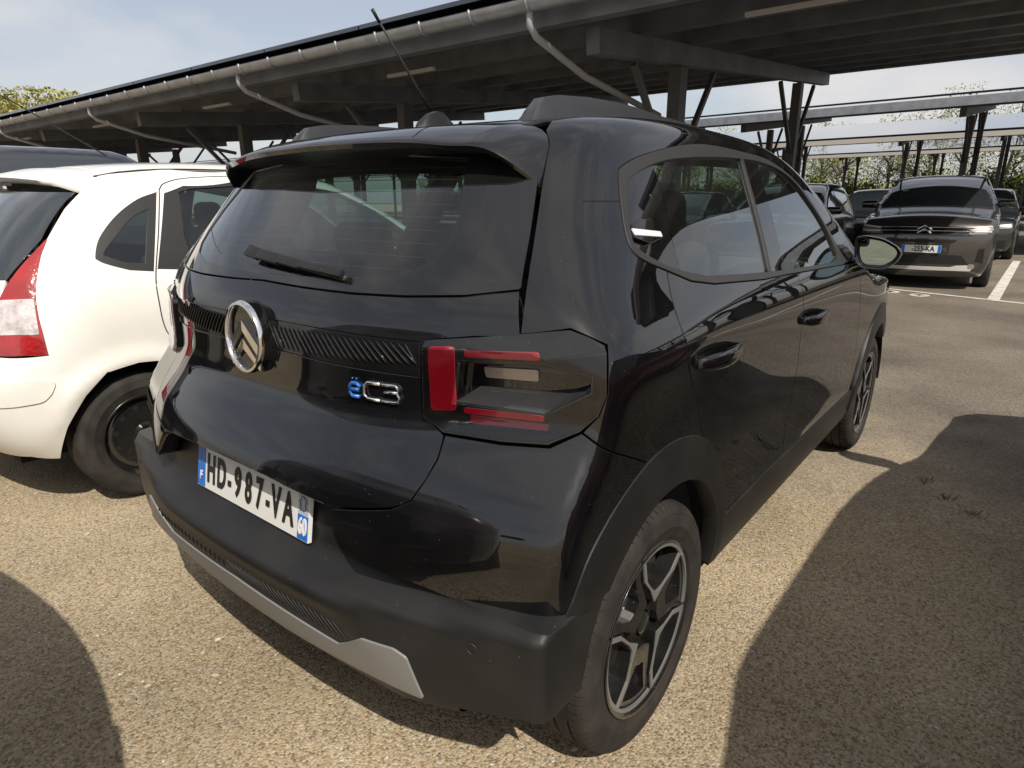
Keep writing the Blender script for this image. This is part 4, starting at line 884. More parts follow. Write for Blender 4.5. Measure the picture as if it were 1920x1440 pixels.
# white car wheels: black pressed steel
def make_steel(name,Rt=.295,rim=.198):
    w_=bpy.data.objects.new(name,None);COL.objects.link(w_);k=Rt/.3187
    pr_=[(a*.88,(r-.222)/(.3187-.222)*(Rt-rim)+rim) for a,r in TY]
    MB().lathe(pr_,n=72).build('tyre',tyre_m,w_,smooth=True,auto=R(35))
    MB().lathe([(-.082,rim+.002),(-.090,rim+.001),(-.086,rim-.010),(-.06,rim-.016),(-.055,rim-.03)],n=64).build('rim_lip',wheel_black,w_,smooth=True)
    # disc with a ring of holes
    V=[];F=[];nh=12;seg=4;N_=nh*seg*2;prof=[(-.058,rim-.03),(-.064,rim-.045),(-.064,rim-.075),(-.050,rim-.10),(-.052,.055),(-.072,.045),(-.072,.001)]
    for i in range(N_):
        t=2*math.pi*i/N_
        for a,r in prof:V.append((r*math.cos(t),a,r*math.sin(t)))
    kp=len(prof)
    for i in range(N_):
        for j in range(kp-1):
            F.append((i*kp+j,i*kp+j+1,((i+1)%N_)*kp+j+1,((i+1)%N_)*kp+j))
    MB().add(V,F).build('wheel_disc',wheel_black,w_,smooth=True,auto=R(40))
    for h in range(nh):
        t=2*math.pi*(h+.5)/nh;c_=np.array([(rim-.06)*math.cos(t),0,(rim-.06)*math.sin(t)]);er=np.array([math.cos(t),0,math.sin(t)]);et=np.array([-math.sin(t),0,math.cos(t)])
        MB().add([c_+er*.011*math.cos(q)+et*.014*math.sin(q)+np.array([0,-.0655,0]) for q in np.linspace(0,2*math.pi,13)[:-1]],[tuple(range(12))]).build('vent_hole',dark,w_)
    for h in range(4):
        t=2*math.pi*h/4+.3;MB().tube([(.049*math.cos(t),-.066,.049*math.sin(t)),(.049*math.cos(t),-.080,.049*math.sin(t))],.009,6).build('wheel_bolt',steel_dark,w_)
    MB().lathe([(-.085,.001),(-.084,.018),(-.072,.026)],n=24).build('hub_cap',mat('hub_alloy',(.45,.43,.40),rough=.5,metal=.6),w_,smooth=True)
    return w_
sw=make_steel('wheel');sw.parent=wcar;sw.location=(wax-WHX,-.735,.295)
for x,s in((wax+2.46,1),(wax,-1),(wax+2.46,-1)):
    c=copy_tree(sw,wcar);c.location=(x-WHX,-.735*s,.295);c.rotation_euler=(0,.5,0 if s>0 else math.pi)
for s in(-1,1):
    for x in(wax-WHX,wax+2.46-WHX):
        ang=np.linspace(R(3),R(177),20)
        loft('wheel_well',[[(x+.36*math.cos(a),s*y,.30+.36*math.sin(a)) for a in ang] for y in(.765,.50)],dark,wcar,smooth=True)
        MB().add([(x+.36*math.cos(a),s*.50,.30+.36*math.sin(a)) for a in ang],[tuple(range(len(ang)))]).build('well_wall',dark,wcar)
MB().box((.2,-.48,.20),(3.5,.48,.28)).build('underbody',dark,wcar); MB().box((1.1,-.75,.22),(2.6,.75,.28)).build('floor_pan',dark,wcar)
MB().box((.25,-.6,.45),(2.7,.6,.50)).build('cabin_floor',fabric,wcar)
rbox('rear_bench',(.95,0,.83),(.18,1.15,.62),fabric,wcar,r=.07,tilt=R(-14)); 
for y in(-.34,.34):
    st=rbox('front_seat',(1.72,y,.88),(.18,.46,.66),fabric,wcar,r=.07,tilt=R(-14)); rbox('seat_headrest',(1.62,y,1.27),(.1,.25,.16),fabric,st,r=.05)
rbox('dashboard',(2.5,0,.88),(.4,1.2,.24),fabric,wcar,r=.09)
MB().tube([(.95,0,1.585),(.60,0,1.80),(.20,0,2.02)],[.004,.003,.002],8).build('aerial_mast',matte,wcar,smooth=True)
# ================================================================== simpler cars further off
GR={}
def far_car(name,label,loc,rz,paint_m,L=4.3,W=1.82,H=1.62,hood=1.02,kind='suv',front=None,group=None,glass_m=None,detail=True):
    """closed shell from its own implicit body; tail at x=0, nose at x=L"""
    key=(L,W,H,hood,kind);hw=W/2
    xr=Sp([(.25,.14),(.42,.02),(.6,.0),(.8,.02),(.98,.05),(1.1,.11),(H-.28,.32),(H-.1,.50),(H+.1,.8)])
    wz_=Sp([(.2,hw-.10),(.35,hw-.04),(.6,hw-.005),(.85,hw),(hood-.05,hw-.01),(hood+.08,hw-.06),(H-.25,hw-.18),(H-.06,hw-.27),(H+.1,hw-.36)])
    b=L-1.30
    zc_=Sp([(.2,H-.14),(.55,H-.03),(.95,H),(1.45,H-.004),(b-1.0,H-.06),(b-.6,H-.19),(b-.2,hood+.20),(b+.08,hood+.04),(b+.35,hood),(L-.45,hood-.045),(L-.12,hood-.13),(L+.2,hood-.6)])
    def F(x,y,z):
        y=np.abs(y);rear=(xr(z)+.2*y*y-x)*.9;side=y-(wz_(z)-.06*np.maximum(0,(x-L+1.1)/1.1)**2-.03*np.maximum(0,(.8-x)/.8)**2)
        top=(z-(zc_(x+.22*y*y)-.03*(y/.6)**2))*.96;fr=(x-(L-.26*y*y-.25*np.maximum(0,z-.72)**2-.6*np.maximum(0,.42-z)**2))
        g=smax(rear,side,.20);g=smax(g,top,.12);g=smax(g,fr,.16);return smax(g,.19-z,.05)
    B=Body(F,piv=(L*.5,.70),mid=1.3);root=empty(name,label,'car',loc,rz,group)
    if key not in GR:
        na,ne=112,46;A=np.linspace(-math.pi,math.pi,na,endpoint=False);E=np.concatenate([np.linspace(-.9,.75,ne-6),np.linspace(.85,1.54,6)])
        uv=np.array([(a,e) for e in E for a in A]);o=np.tile(B.piv,(len(uv),1));d=np.stack([-np.cos(uv[:,0])*np.cos(uv[:,1]),-np.sin(uv[:,0])*np.cos(uv[:,1]),np.sin(uv[:,1])],1)
        V=B.solve(o,d);Nn=B.N(V);Fc=[(i*na+j,i*na+(j+1)%na,(i+1)*na+(j+1)%na,(i+1)*na+j) for i in range(ne-1) for j in range(na)]
        Fc.append(tuple((ne-1)*na+j for j in range(na)));Fc.append(tuple(range(na))[::-1])
        f0=Fc[na*20];
        if np.cross(V[f0[1]]-V[f0[0]],V[f0[2]]-V[f0[0]])@Nn[f0[0]]<0:Fc=[f[::-1] for f in Fc]
        GR[key]=(V,Fc,Nn)
    V,Fc,Nn=GR[key];mk('body_shell',V,Fc,paint_m,root,N=Nn)
    gm=glass_m or MT['dark_window']
    zb=hood+.05
    panel('side_windows',B,'side',[(.55,zb+.02),(.62,H-.14),(.9,H-.085),(1.8,H-.075),(b-1.0,H-.14),(b-.55,H-.30),(b-.12,zb+.03),(b-.15,zb-.01)],gm,root,ds=.06,off=.004,depth=.004,both=True)
    panel('pillar',B,'side',[(b-1.32,zb),(b-1.24,zb),(b-1.24,H-.10),(b-1.30,H-.10)],gloss,root,ds=.08,off=.007,depth=.003,both=True)
    panel('windscreen',B,'top',[(b-.94,-hw+.32),(b-.9,0),(b-.94,hw-.32),(b-.5,hw-.24),(b-.16,hw-.16),(b-.06,hw*.5),(b,0),(b-.06,-hw*.5),(b-.16,-hw+.16),(b-.5,-hw+.24)],gm,root,ds=.06,off=.004,depth=.004)
    panel('rear_window',B,'rear',[(-hw+.26,1.10),(hw-.26,1.10),(hw-.34,H-.17),(-hw+.34,H-.17)],gm,root,ds=.06,off=.004,depth=.004)
    panel('tail_lamp',B,'rear',[(-hw+.03,.98),(-hw+.03,.82),(-hw+.34,.84),(-hw+.32,.95)],redlamp_dark,root,ds=.05,off=.008,depth=.01,both=True)
    panel('lower_bumper',B,'rear',[(-hw+.12,.26),(hw-.12,.26),(hw-.10,.48),(-hw+.10,.48)],matte,root,ds=.08,off=.008,depth=.01)
    panel('sill_cladding',B,'side',[(.95,.24),(L-1.25,.24),(L-1.25,.36),(.95,.36)],matte,root,ds=.1,off=.006,depth=.01,both=True)
    if front!='grey':
        panel('headlamp',B,'front',[(-hw+.10,.72),(-hw+.42,.70),(-hw+.42,.78),(-hw+.12,.82)],clearlamp,root,ds=.05,off=.006,depth=.01,both=True)
        panel('grille',B,'front',[(-.45,.64),(.45,.64),(.5,.76),(-.5,.76)],matte,root,ds=.06,off=.006,depth=.01)
        panel('lower_bumper',B,'front',[(-hw+.2,.28),(hw-.2,.28),(hw-.16,.46),(-hw+.16,.46)],matte,root,ds=.08,off=.006,depth=.01)
    Rw=.34
    for x in(.80,L-.88):
        for s in(-1,1):
            wv=MB().lathe([(-.10,.10),(-.108,.22),(-.112,.28),(-.095,.325),(-.06,Rw),(.08,Rw),(.1,.30)],n=40).build('wheel',tyre_m,root,smooth=True);wv.location=(x,s*(hw-.115),Rw);wv.rotation_euler=(0,0,0 if s<0 else math.pi)
            MB().lathe([(-.116,.001),(-.112,.06),(-.106,.20),(-.110,.225)],n=40).build('rim',machined if paint_m.name!='black2' else wheel_black,wv,smooth=True)
            yb=-1
            ar=[(x+.395*math.cos(R(t)),.36+.395*math.sin(R(t))) for t in range(-18,199,12)]+[(x-.34*math.cos(R(t)),.35+.34*math.sin(R(t))) for t in range(-15,196,15)]
            if s<0: panel('arch_cladding',B,'side',ar,matte,root,ds=.06,off=.006,depth=.01,both=True)
            well=[(x+.34*math.cos(R(t)),.35+.34*math.sin(R(t))) for t in range(0,360,15)]
            if s<0: panel('wheel_well',B,'side',[p for p in well if p[1]>.2],dark,root,ds=.08,off=.003,depth=0,both=True)
    for s in(-1,1):
        q=rbox('door_mirror',(b-.35,s*(hw+.055),hood+.10),(.10,.26,.13),gloss,root,r=.04)
    return root,B
greyp=mat('grey_metallic',(.052,.047,.044),rough=.32,metal=.55,coat=1.)
darkp=mat('dark_grey_paint',(.016,.017,.020),rough=.3,coat=1.,spec=.2)
bluep=mat('navy_paint',(.010,.012,.020),rough=.3,coat=1.,spec=.2)
PI=math.pi
# ---- the grey SUV that faces the camera
suv,SB=far_car('parked_suv','grey SUV with chrome badge facing the camera, plate ending 255-KA, across the lane','car' and (15.5,.10,0),PI+R(3),greyp,L=4.45,W=1.86,H=1.78,hood=1.17,front='grey')
hw=.92
panel('upper_grille',SB,'front',[(-.62,.87),(-.5,.94),(0,.955),(.5,.94),(.62,.87),(.5,.815),(-.5,.815)],gloss,suv,ds=.04,off=.006,depth=.01)
for z in(.935,.885,.835):
    p=SB.P('front',[(y,z-.01*(y/.6)**2) for y in np.linspace(-.60,.60,19)]);MB().tube(list(p+SB.N(p)*.010),.007,6).build('grille_bar',chrome if z>.86 else satin,suv,smooth=True)
for s in(-1,1):
    o=panel('headlamp',SB,'front',[(s*.56,.835),(s*.60,.93),(s*.82,.965),(s*.855,.905),(s*.78,.84)],clearlamp,suv,ds=.04,off=.009,depth=.01)
    for z0,z1 in((.92,.942),(.87,.87)):
        p=SB.P('front',[(s*y,z0+(z1-z0)*t) for t,y in zip(np.linspace(0,1,7),np.linspace(.60,.83,7))]);MB().tube(list(p+SB.N(p)*.014),.010,6).build('light_strip',mat('drl',(.75,.76,.78),rough=.2,coat=1.),o,smooth=True)
for b0 in(0,.052):
    p=SB.P('front',[(-.095,.845+b0),(-.05,.875+b0),(0,.908+b0),(.05,.875+b0),(.095,.845+b0)]);MB().tube(list(p+SB.N(p)*.020),.015,8).build('chevron',chrome,suv,smooth=True)
panel('air_slot',SB,'front',[(-.40,.715),(.40,.715),(.44,.755),(-.44,.755)],matte,suv,ds=.05,off=.005,depth=.005)
panel('lower_grille',SB,'front',[(-.62,.40),(.62,.40),(.52,.53),(-.52,.53)],matte,suv,ds=.05,off=.006,depth=.01)
panel('skid_plate',SB,'front',[(-.66,.30),(.66,.30),(.70,.385),(.48,.375),(.40,.35),(-.40,.35),(-.48,.375),(-.70,.385)],mat('bright_silver',(.62,.61,.58),rough=.3,metal=.3),suv,ds=.05,off=.010,depth=.01)
panel('side_vent',SB,'front',[(-.80,.42),(-.70,.44),(-.72,.62),(-.79,.64)],gloss,suv,ds=.04,off=.006,depth=.005,both=True)
panel('fog_lamp',SB,'front',[(-.70,.40),(-.62,.40),(-.62,.335),(-.70,.335)],clearlamp,suv,ds=.04,off=.012,depth=.005,both=True,rr=.02)
fx=float(SB.P('front',[(0,.56)])[0][0])+.012
spl=MB().box((fx,-.26,.56),(fx+.008,.26,.67)).build('number_plate',whiteplate,suv)
MB().box((fx+.0082,-.258,.562),(fx+.0092,-.216,.668)).build('blue_band',plateblue,spl); MB().box((fx+.0082,.216,.562),(fx+.0092,.258,.668)).build('blue_band',plateblue,spl)
text_mesh('plate_characters','-255-KA',.105,inkblack,spl,Matrix.Translation((fx+.0095,.025,.615))@Matrix(((0,0,1,0),(1,0,0,0),(0,1,0,0),(0,0,0,1))),sx=.82,bold=.003)
rl=MB()
for s in(-1,1): MB().tube([(.9,s*.62,1.655),(1.1,s*.625,1.70),(2.4,s*.63,1.70),(2.7,s*.63,1.63)],.018,8).build('roof_rail',satin,suv,smooth=True)
stick=MB().add([SB.P('top',[q])[0]+np.array([0,0,.012]) for q in((2.62,-.52),(2.62,-.44),(2.70,-.44),(2.70,-.52))],[(0,1,2,3)]).build('windscreen_sticker',sticker,suv)
# ---- other parked cars
grp='dark cars parked in the rows behind'
far_car('parked_hatchback','dark car facing the lane, just left of the grey SUV',(15.0,2.42,0),PI,darkp,L=4.3,W=1.82,H=1.68,hood=1.06,group=grp)
far_car('parked_hatchback','dark car two bays left of the grey SUV, behind black car\'s windscreen',(16.3,5.35,0),PI+R(1),bluep,L=4.1,W=1.78,H=1.56,hood=1.0,group=grp)
far_car('parked_suv','dark SUV in shade behind the gap left of the grey SUV',(20.2,1.75,0),PI-R(1),darkp,L=4.3,W=1.82,H=1.62,group=grp)
far_car('parked_suv','dark SUV with its roof showing over the dark hatchback',(20.4,4.4,0),PI,bluep,L=4.3,W=1.82,H=1.62,group=grp)
far_car('parked_suv','dark car right behind the grey SUV, in the second row',(21.6,-.25,0),PI,darkp,L=4.3,W=1.82,H=1.62,group=grp)
far_car('parked_suv','black car at the right edge of frame beyond the grey SUV',(26.5,.0,0),PI-R(2),bluep,L=4.3,W=1.82,H=1.62,group=grp)
far_car('parked_hatchback','dark hatchback furthest back at the right, behind the second row',(32.5,1.2,0),PI,darkp,L=4.1,W=1.78,H=1.56,hood=1.0,group=grp)
far_car('parked_suv','black SUV in the third row, left part of it behind columns',(27.0,3.2,0),PI,darkp,L=4.3,W=1.82,H=1.62,group=grp)
far_car('parked_van','tall dark blue people carrier behind the white hatchback, roof showing',(2.35,5.05,0),PI,bluep,L=4.5,W=1.86,H=1.78,hood=1.10)
far_car('parked_hatchback','dark car tail to tail with the black hatchback, only its shadow in view',(-.53,.12,0),PI,darkp,L=4.1,W=1.78,H=1.56,hood=1.0)
# ---- dark red car in the next bay on the right (its shadow and reflection show)
redp=mat('dark_red_paint',(.16,.008,.010),rough=.3,spec=.2,coat=1.)
far_car('parked_estate','dark red car in the next bay on the right, seen by its shadow',(-.32,-2.74,0),0,redp,L=4.5,W=1.82,H=1.60,hood=1.0)
# ================================================================== ground, lane, markings
def gravel_mat(name,cols,scale,bump,fine):
    m=bpy.data.materials.new(name);m.use_nodes=True;nt=m.node_tree;b=nt.nodes['Principled BSDF'];b.inputs['Roughness'].default_value=.92;b.inputs['Specular IOR Level'].default_value=.2
    tc=node(nt,'ShaderNodeTexCoord')
    v=node(nt,'ShaderNodeTexVoronoi');v.inputs['Scale'].default_value=scale;v.inputs['Randomness'].default_value=1.;nt.links.new(tc.outputs['Object'],v.inputs['Vector'])
    wv=node(nt,'ShaderNodeTexWhiteNoise');nt.links.new(v.outputs['Position'],wv.inputs['Vector'])
    rp=node(nt,'ShaderNodeValToRGB');el=rp.color_ramp.elements
    while len(el)<len(cols):el.new(.5)
    for i,(p,c) in enumerate(cols):el[i].position=p;el[i].color=(*c,1)
    nt.links.new(wv.outputs['Value'],rp.inputs[0])
    n1=node(nt,'ShaderNodeTexNoise');n1.inputs['Scale'].default_value=.85;n1.inputs['Detail'].default_value=6;nt.links.new(tc.outputs['Object'],n1.inputs['Vector'])
    mr=node(nt,'ShaderNodeMapRange');mr.inputs[1].default_value=.3;mr.inputs[2].default_value=.7;mr.inputs[3].default_value=.66;mr.inputs[4].default_value=1.20;nt.links.new(n1.outputs['Fac'],mr.inputs[0])
    n2=node(nt,'ShaderNodeTexNoise');n2.inputs['Scale'].default_value=fine;n2.inputs['Detail'].default_value=8;n2.inputs['Roughness'].default_value=.7;nt.links.new(tc.outputs['Object'],n2.inputs['Vector'])
    mr2=node(nt,'ShaderNodeMapRange');mr2.inputs[1].default_value=.25;mr2.inputs[2].default_value=.75;mr2.inputs[3].default_value=.62;mr2.inputs[4].default_value=1.3;nt.links.new(n2.outputs['Fac'],mr2.inputs[0])
    mu=node(nt,'ShaderNodeMath',operation='MULTIPLY');nt.links.new(mr.outputs[0],mu.inputs[0]);nt.links.new(mr2.outputs[0],mu.inputs[1])
    mx=node(nt,'ShaderNodeVectorMath',operation='SCALE');nt.links.new(rp.outputs[0],mx.inputs[0]);nt.links.new(mu.outputs[0],mx.inputs['Scale']);nt.links.new(mx.outputs[0],b.inputs['Base Color'])
    sm=node(nt,'ShaderNodeTexVoronoi');sm.feature='SMOOTH_F1';sm.inputs['Scale'].default_value=scale;sm.inputs['Smoothness'].default_value=.3;nt.links.new(tc.outputs['Object'],sm.inputs['Vector'])
    ad=node(nt,'ShaderNodeMath',operation='MULTIPLY_ADD');ad.inputs[1].default_value=-1.;nt.links.new(sm.outputs['Distance'],ad.inputs[0]);nt.links.new(n2.outputs['Fac'],ad.inputs[2])
    bp=node(nt,'ShaderNodeBump');bp.inputs['Strength'].default_value=.9;bp.inputs['Distance'].default_value=bump;nt.links.new(ad.outputs[0],bp.inputs['Height']);nt.links.new(bp.outputs[0],b.inputs['Normal'])
    MT[name]=m;return m
gravel=gravel_mat('gravel',[(0.,(.20,.155,.105)),(.25,(.34,.27,.175)),(.5,(.43,.345,.225)),(.75,(.48,.39,.26)),(.93,(.53,.46,.36)),(.97,(.44,.30,.16)),(1.,(.55,.53,.48))],150,.004,360)
asph0=gravel_mat('lane_asphalt',[(0.,(.13,.105,.08)),(.4,(.19,.165,.135)),(.7,(.23,.20,.165)),(1.,(.30,.27,.23))],150,.004,420)
def sheet(name,pts,z,m,kind='structure',sub=0):
    o=MB().add([(x,y,z) for x,y in pts],[tuple(range(len(pts)))]).build(name,m);o['kind']=kind;return o
sheet('ground',[(-300,-400),(500,-400),(500,400),(-300,400)],0,gravel)
# lane edge wobbles a little where gravel spreads over it
asph=asph0
def blend_lane(m):
    # grit washes over the first metre or two of the tarmac: gravel colours fade out across the ragged edge
    nt=m.node_tree;b=nt.nodes['Principled BSDF'];src=b.inputs['Base Color'].links[0].from_socket
    tc=node(nt,'ShaderNodeTexCoord');sx=node(nt,'ShaderNodeSeparateXYZ');nt.links.new(tc.outputs['Object'],sx.inputs[0])
    n=node(nt,'ShaderNodeTexNoise');n.inputs['Scale'].default_value=1.6;n.inputs['Detail'].default_value=9;n.inputs['Roughness'].default_value=.65;nt.links.new(tc.outputs['Object'],n.inputs['Vector'])
    a=node(nt,'ShaderNodeMath',operation='MULTIPLY_ADD');a.inputs[1].default_value=4.5;nt.links.new(n.outputs['Fac'],a.inputs[0]);nt.links.new(sx.outputs[0],a.inputs[2])
    mr=node(nt,'ShaderNodeMapRange');mr.inputs[1].default_value=4.4;mr.inputs[2].default_value=6.6;nt.links.new(a.outputs[0],mr.inputs[0])
    w=node(nt,'ShaderNodeTexVoronoi');w.inputs['Scale'].default_value=110;nt.links.new(tc.outputs['Object'],w.inputs['Vector'])
    wn=node(nt,'ShaderNodeTexWhiteNoise');nt.links.new(w.outputs['Position'],wn.inputs['Vector'])
    rp=node(nt,'ShaderNodeValToRGB');e=rp.color_ramp.elements;e[0].color=(.25,.195,.13,1);e[1].color=(.50,.42,.30,1);nt.links.new(wn.outputs['Value'],rp.inputs[0])
    mx=node(nt,'ShaderNodeMixRGB');nt.links.new(mr.outputs[0],mx.inputs[0]);nt.links.new(rp.outputs[0],mx.inputs[1]);nt.links.new(src,mx.inputs[2]);nt.links.new(mx.outputs[0],b.inputs['Base Color'])
blend_lane(asph)
ed=[(2.6+.10*math.sin(y*1.7)+.06*math.sin(y*4.1+1)+.02*math.sin(y*23),y) for y in np.linspace(-60,80,1800)]
n_=len(ed);V_=[(x,y,.004) for x,y in ed]+[(x-.22,y,-.003) for x,y in ed]+[(240,ed[0][1],.004),(240,ed[-1][1],.004)]
lane=MB().add(V_,[(i,i+1,n_+i+1,n_+i) for i in range(n_-1)]+[tuple([2*n_]+[2*n_+1]+list(range(n_-1,-1,-1)))]).build('lane',asph);lane['kind']='structure'
# loose stones
def stones(name,n,xr,yr,smin,smax,cols,z0=0.):
    base=np.array([(1,0,0),(.5,.87,0),(-.5,.87,0),(-1,0,0),(-.5,-.87,0),(.5,-.87,0),(.55,.3,.62),(-.5,.35,.70),(-.05,-.55,.66)],float)
    fb=[(0,1,6),(1,2,7),(1,7,6),(2,3,7),(3,4,8),(3,8,7),(4,5,8),(5,0,6),(5,6,8),(6,7,8)]
    pos=np.stack([RNG.uniform(*xr,n),RNG.uniform(*yr,n)],1);d=np.hypot(pos[:,0]-CAM[0],pos[:,1]-CAM[1]);X0,Y0=pos[:,0],pos[:,1];patch=.5+.5*np.sin(3.1*X0+1.7*np.sin(2.3*Y0))*np.sin(2.7*Y0+1.3*np.sin(1.9*X0)+.6);keep=RNG.uniform(0,1,n)<np.clip(3.2/np.maximum(d,.5),0,1)**1.6*(.22+.78*patch);pos=pos[keep];n=len(pos)
    sc=smin*(smax/smin)**(RNG.uniform(0,1,n)**2.6);ang=RNG.uniform(0,2*math.pi,n);ax=RNG.uniform(.65,1.35,n);hz=RNG.uniform(.35,.75,n)
    V=base[None]*np.stack([ax,1/ax,hz],1)[:,None]*sc[:,None,None];V=V*(1+RNG.uniform(-.18,.18,V.shape))
    c,s=np.cos(ang)[:,None],np.sin(ang)[:,None];X=V[:,:,0]*c-V[:,:,1]*s;Y=V[:,:,0]*s+V[:,:,1]*c;Z=V[:,:,2]-sc[:,None]*.12
    V=np.stack([X+pos[:,:1],Y+pos[:,1:],Z+z0],2).reshape(-1,3);k=len(base)
    F=(np.array(fb)[None]+(np.arange(n)*k)[:,None,None]).reshape(-1,3)
    me=bpy.data.meshes.new(name);me.vertices.add(len(V));me.vertices.foreach_set('co',V.ravel());me.loops.add(F.size);me.loops.foreach_set('vertex_index',F.ravel().astype(np.int32))
    me.polygons.add(len(F));me.polygons.foreach_set('loop_start',np.arange(0,F.size,3,dtype=np.int32));me.polygons.foreach_set('loop_total',np.full(len(F),3,np.int32));me.update()
    for mcol in cols:me.materials.append(mcol)
    mi=np.repeat(RNG.choice(len(cols),n,p=[.30,.30,.20,.10,.06,.04]),len(fb)).astype(np.int32);me.polygons.foreach_set('material_index',mi);me.polygons.foreach_set('use_smooth',np.zeros(len(F),bool))
    me.validate();o=bpy.data.objects.new(name,me);COL.objects.link(o);o['kind']='stuff';o['label']='loose beige gravel stones over the parking bay';return o
def sm(n,c):return mat(n,c,rough=.85,spec=.25,var=tuple(v*.7 for v in c),vscale=90)
SC=[sm('stone_tan',(.38,.30,.19)),sm('stone_sand',(.46,.375,.245)),sm('stone_brown',(.27,.21,.145)),sm('stone_grey',(.36,.34,.31)),sm('stone_ochre',(.42,.30,.17)),sm('stone_white',(.62,.59,.53))]
stones('gravel_stones',260000,(-1.2,5.0),(-3.2,4.2),.0013,.0068,SC)
pb=stones('gravel_pebbles',5200,(-1.2,4.2),(-3.0,4.2),.0045,.013,SC);pb['label']='larger scattered pebbles lying on the gravel'
paintw=mat('road_paint',(.72,.70,.64),rough=.7,var=(.45,.42,.36),vscale=7,bump=(200,.2,.002))
def strip_line(name,a,b,w_,z=.008):
    a=np.array(a,float);b=np.array(b,float);d=(b-a)/np.linalg.norm(b-a);n=np.array([-d[1],d[0]])*w_/2
    return sheet(name,[tuple(a-n),tuple(b-n),tuple(b+n),tuple(a+n)],z,paintw)
d0=np.array([.64,1.76]);d0/=np.linalg.norm(d0);p0=np.array([10.17,-1.5])
strip_line('lane_marking',p0-d0*14,p0+d0*16,.10)
for k in range(-2,5):
    a=p0+d0*(.36+k*2.55);
    if k==0: strip_line('bay_marking',a+np.array([.06,0]),a+np.array([7.4,-.1]),.14)
    else: strip_line('bay_marking',a+np.array([.06,0]),a+np.array([5.5,-.1]),.12)
for k,(px_,py_) in enumerate(((10.42,.10),(10.24,-.30))):
    n=20;ring=[(px_+.17*math.cos(t),py_+.13*math.sin(t)) for t in np.linspace(0,2*math.pi,n+1)[:-1]]
    sheet('painted_disc',ring,.0085,paintw)
    for aa,bb in(((-.07,0),(.07,0)),((0,-.06),(0,.06))):
        q=MB().bar((px_+aa[0],py_+aa[1],.0125),(px_+bb[0],py_+bb[1],.0125),.035,.002).build('disc_cross',inkblack);q['kind']='structure'
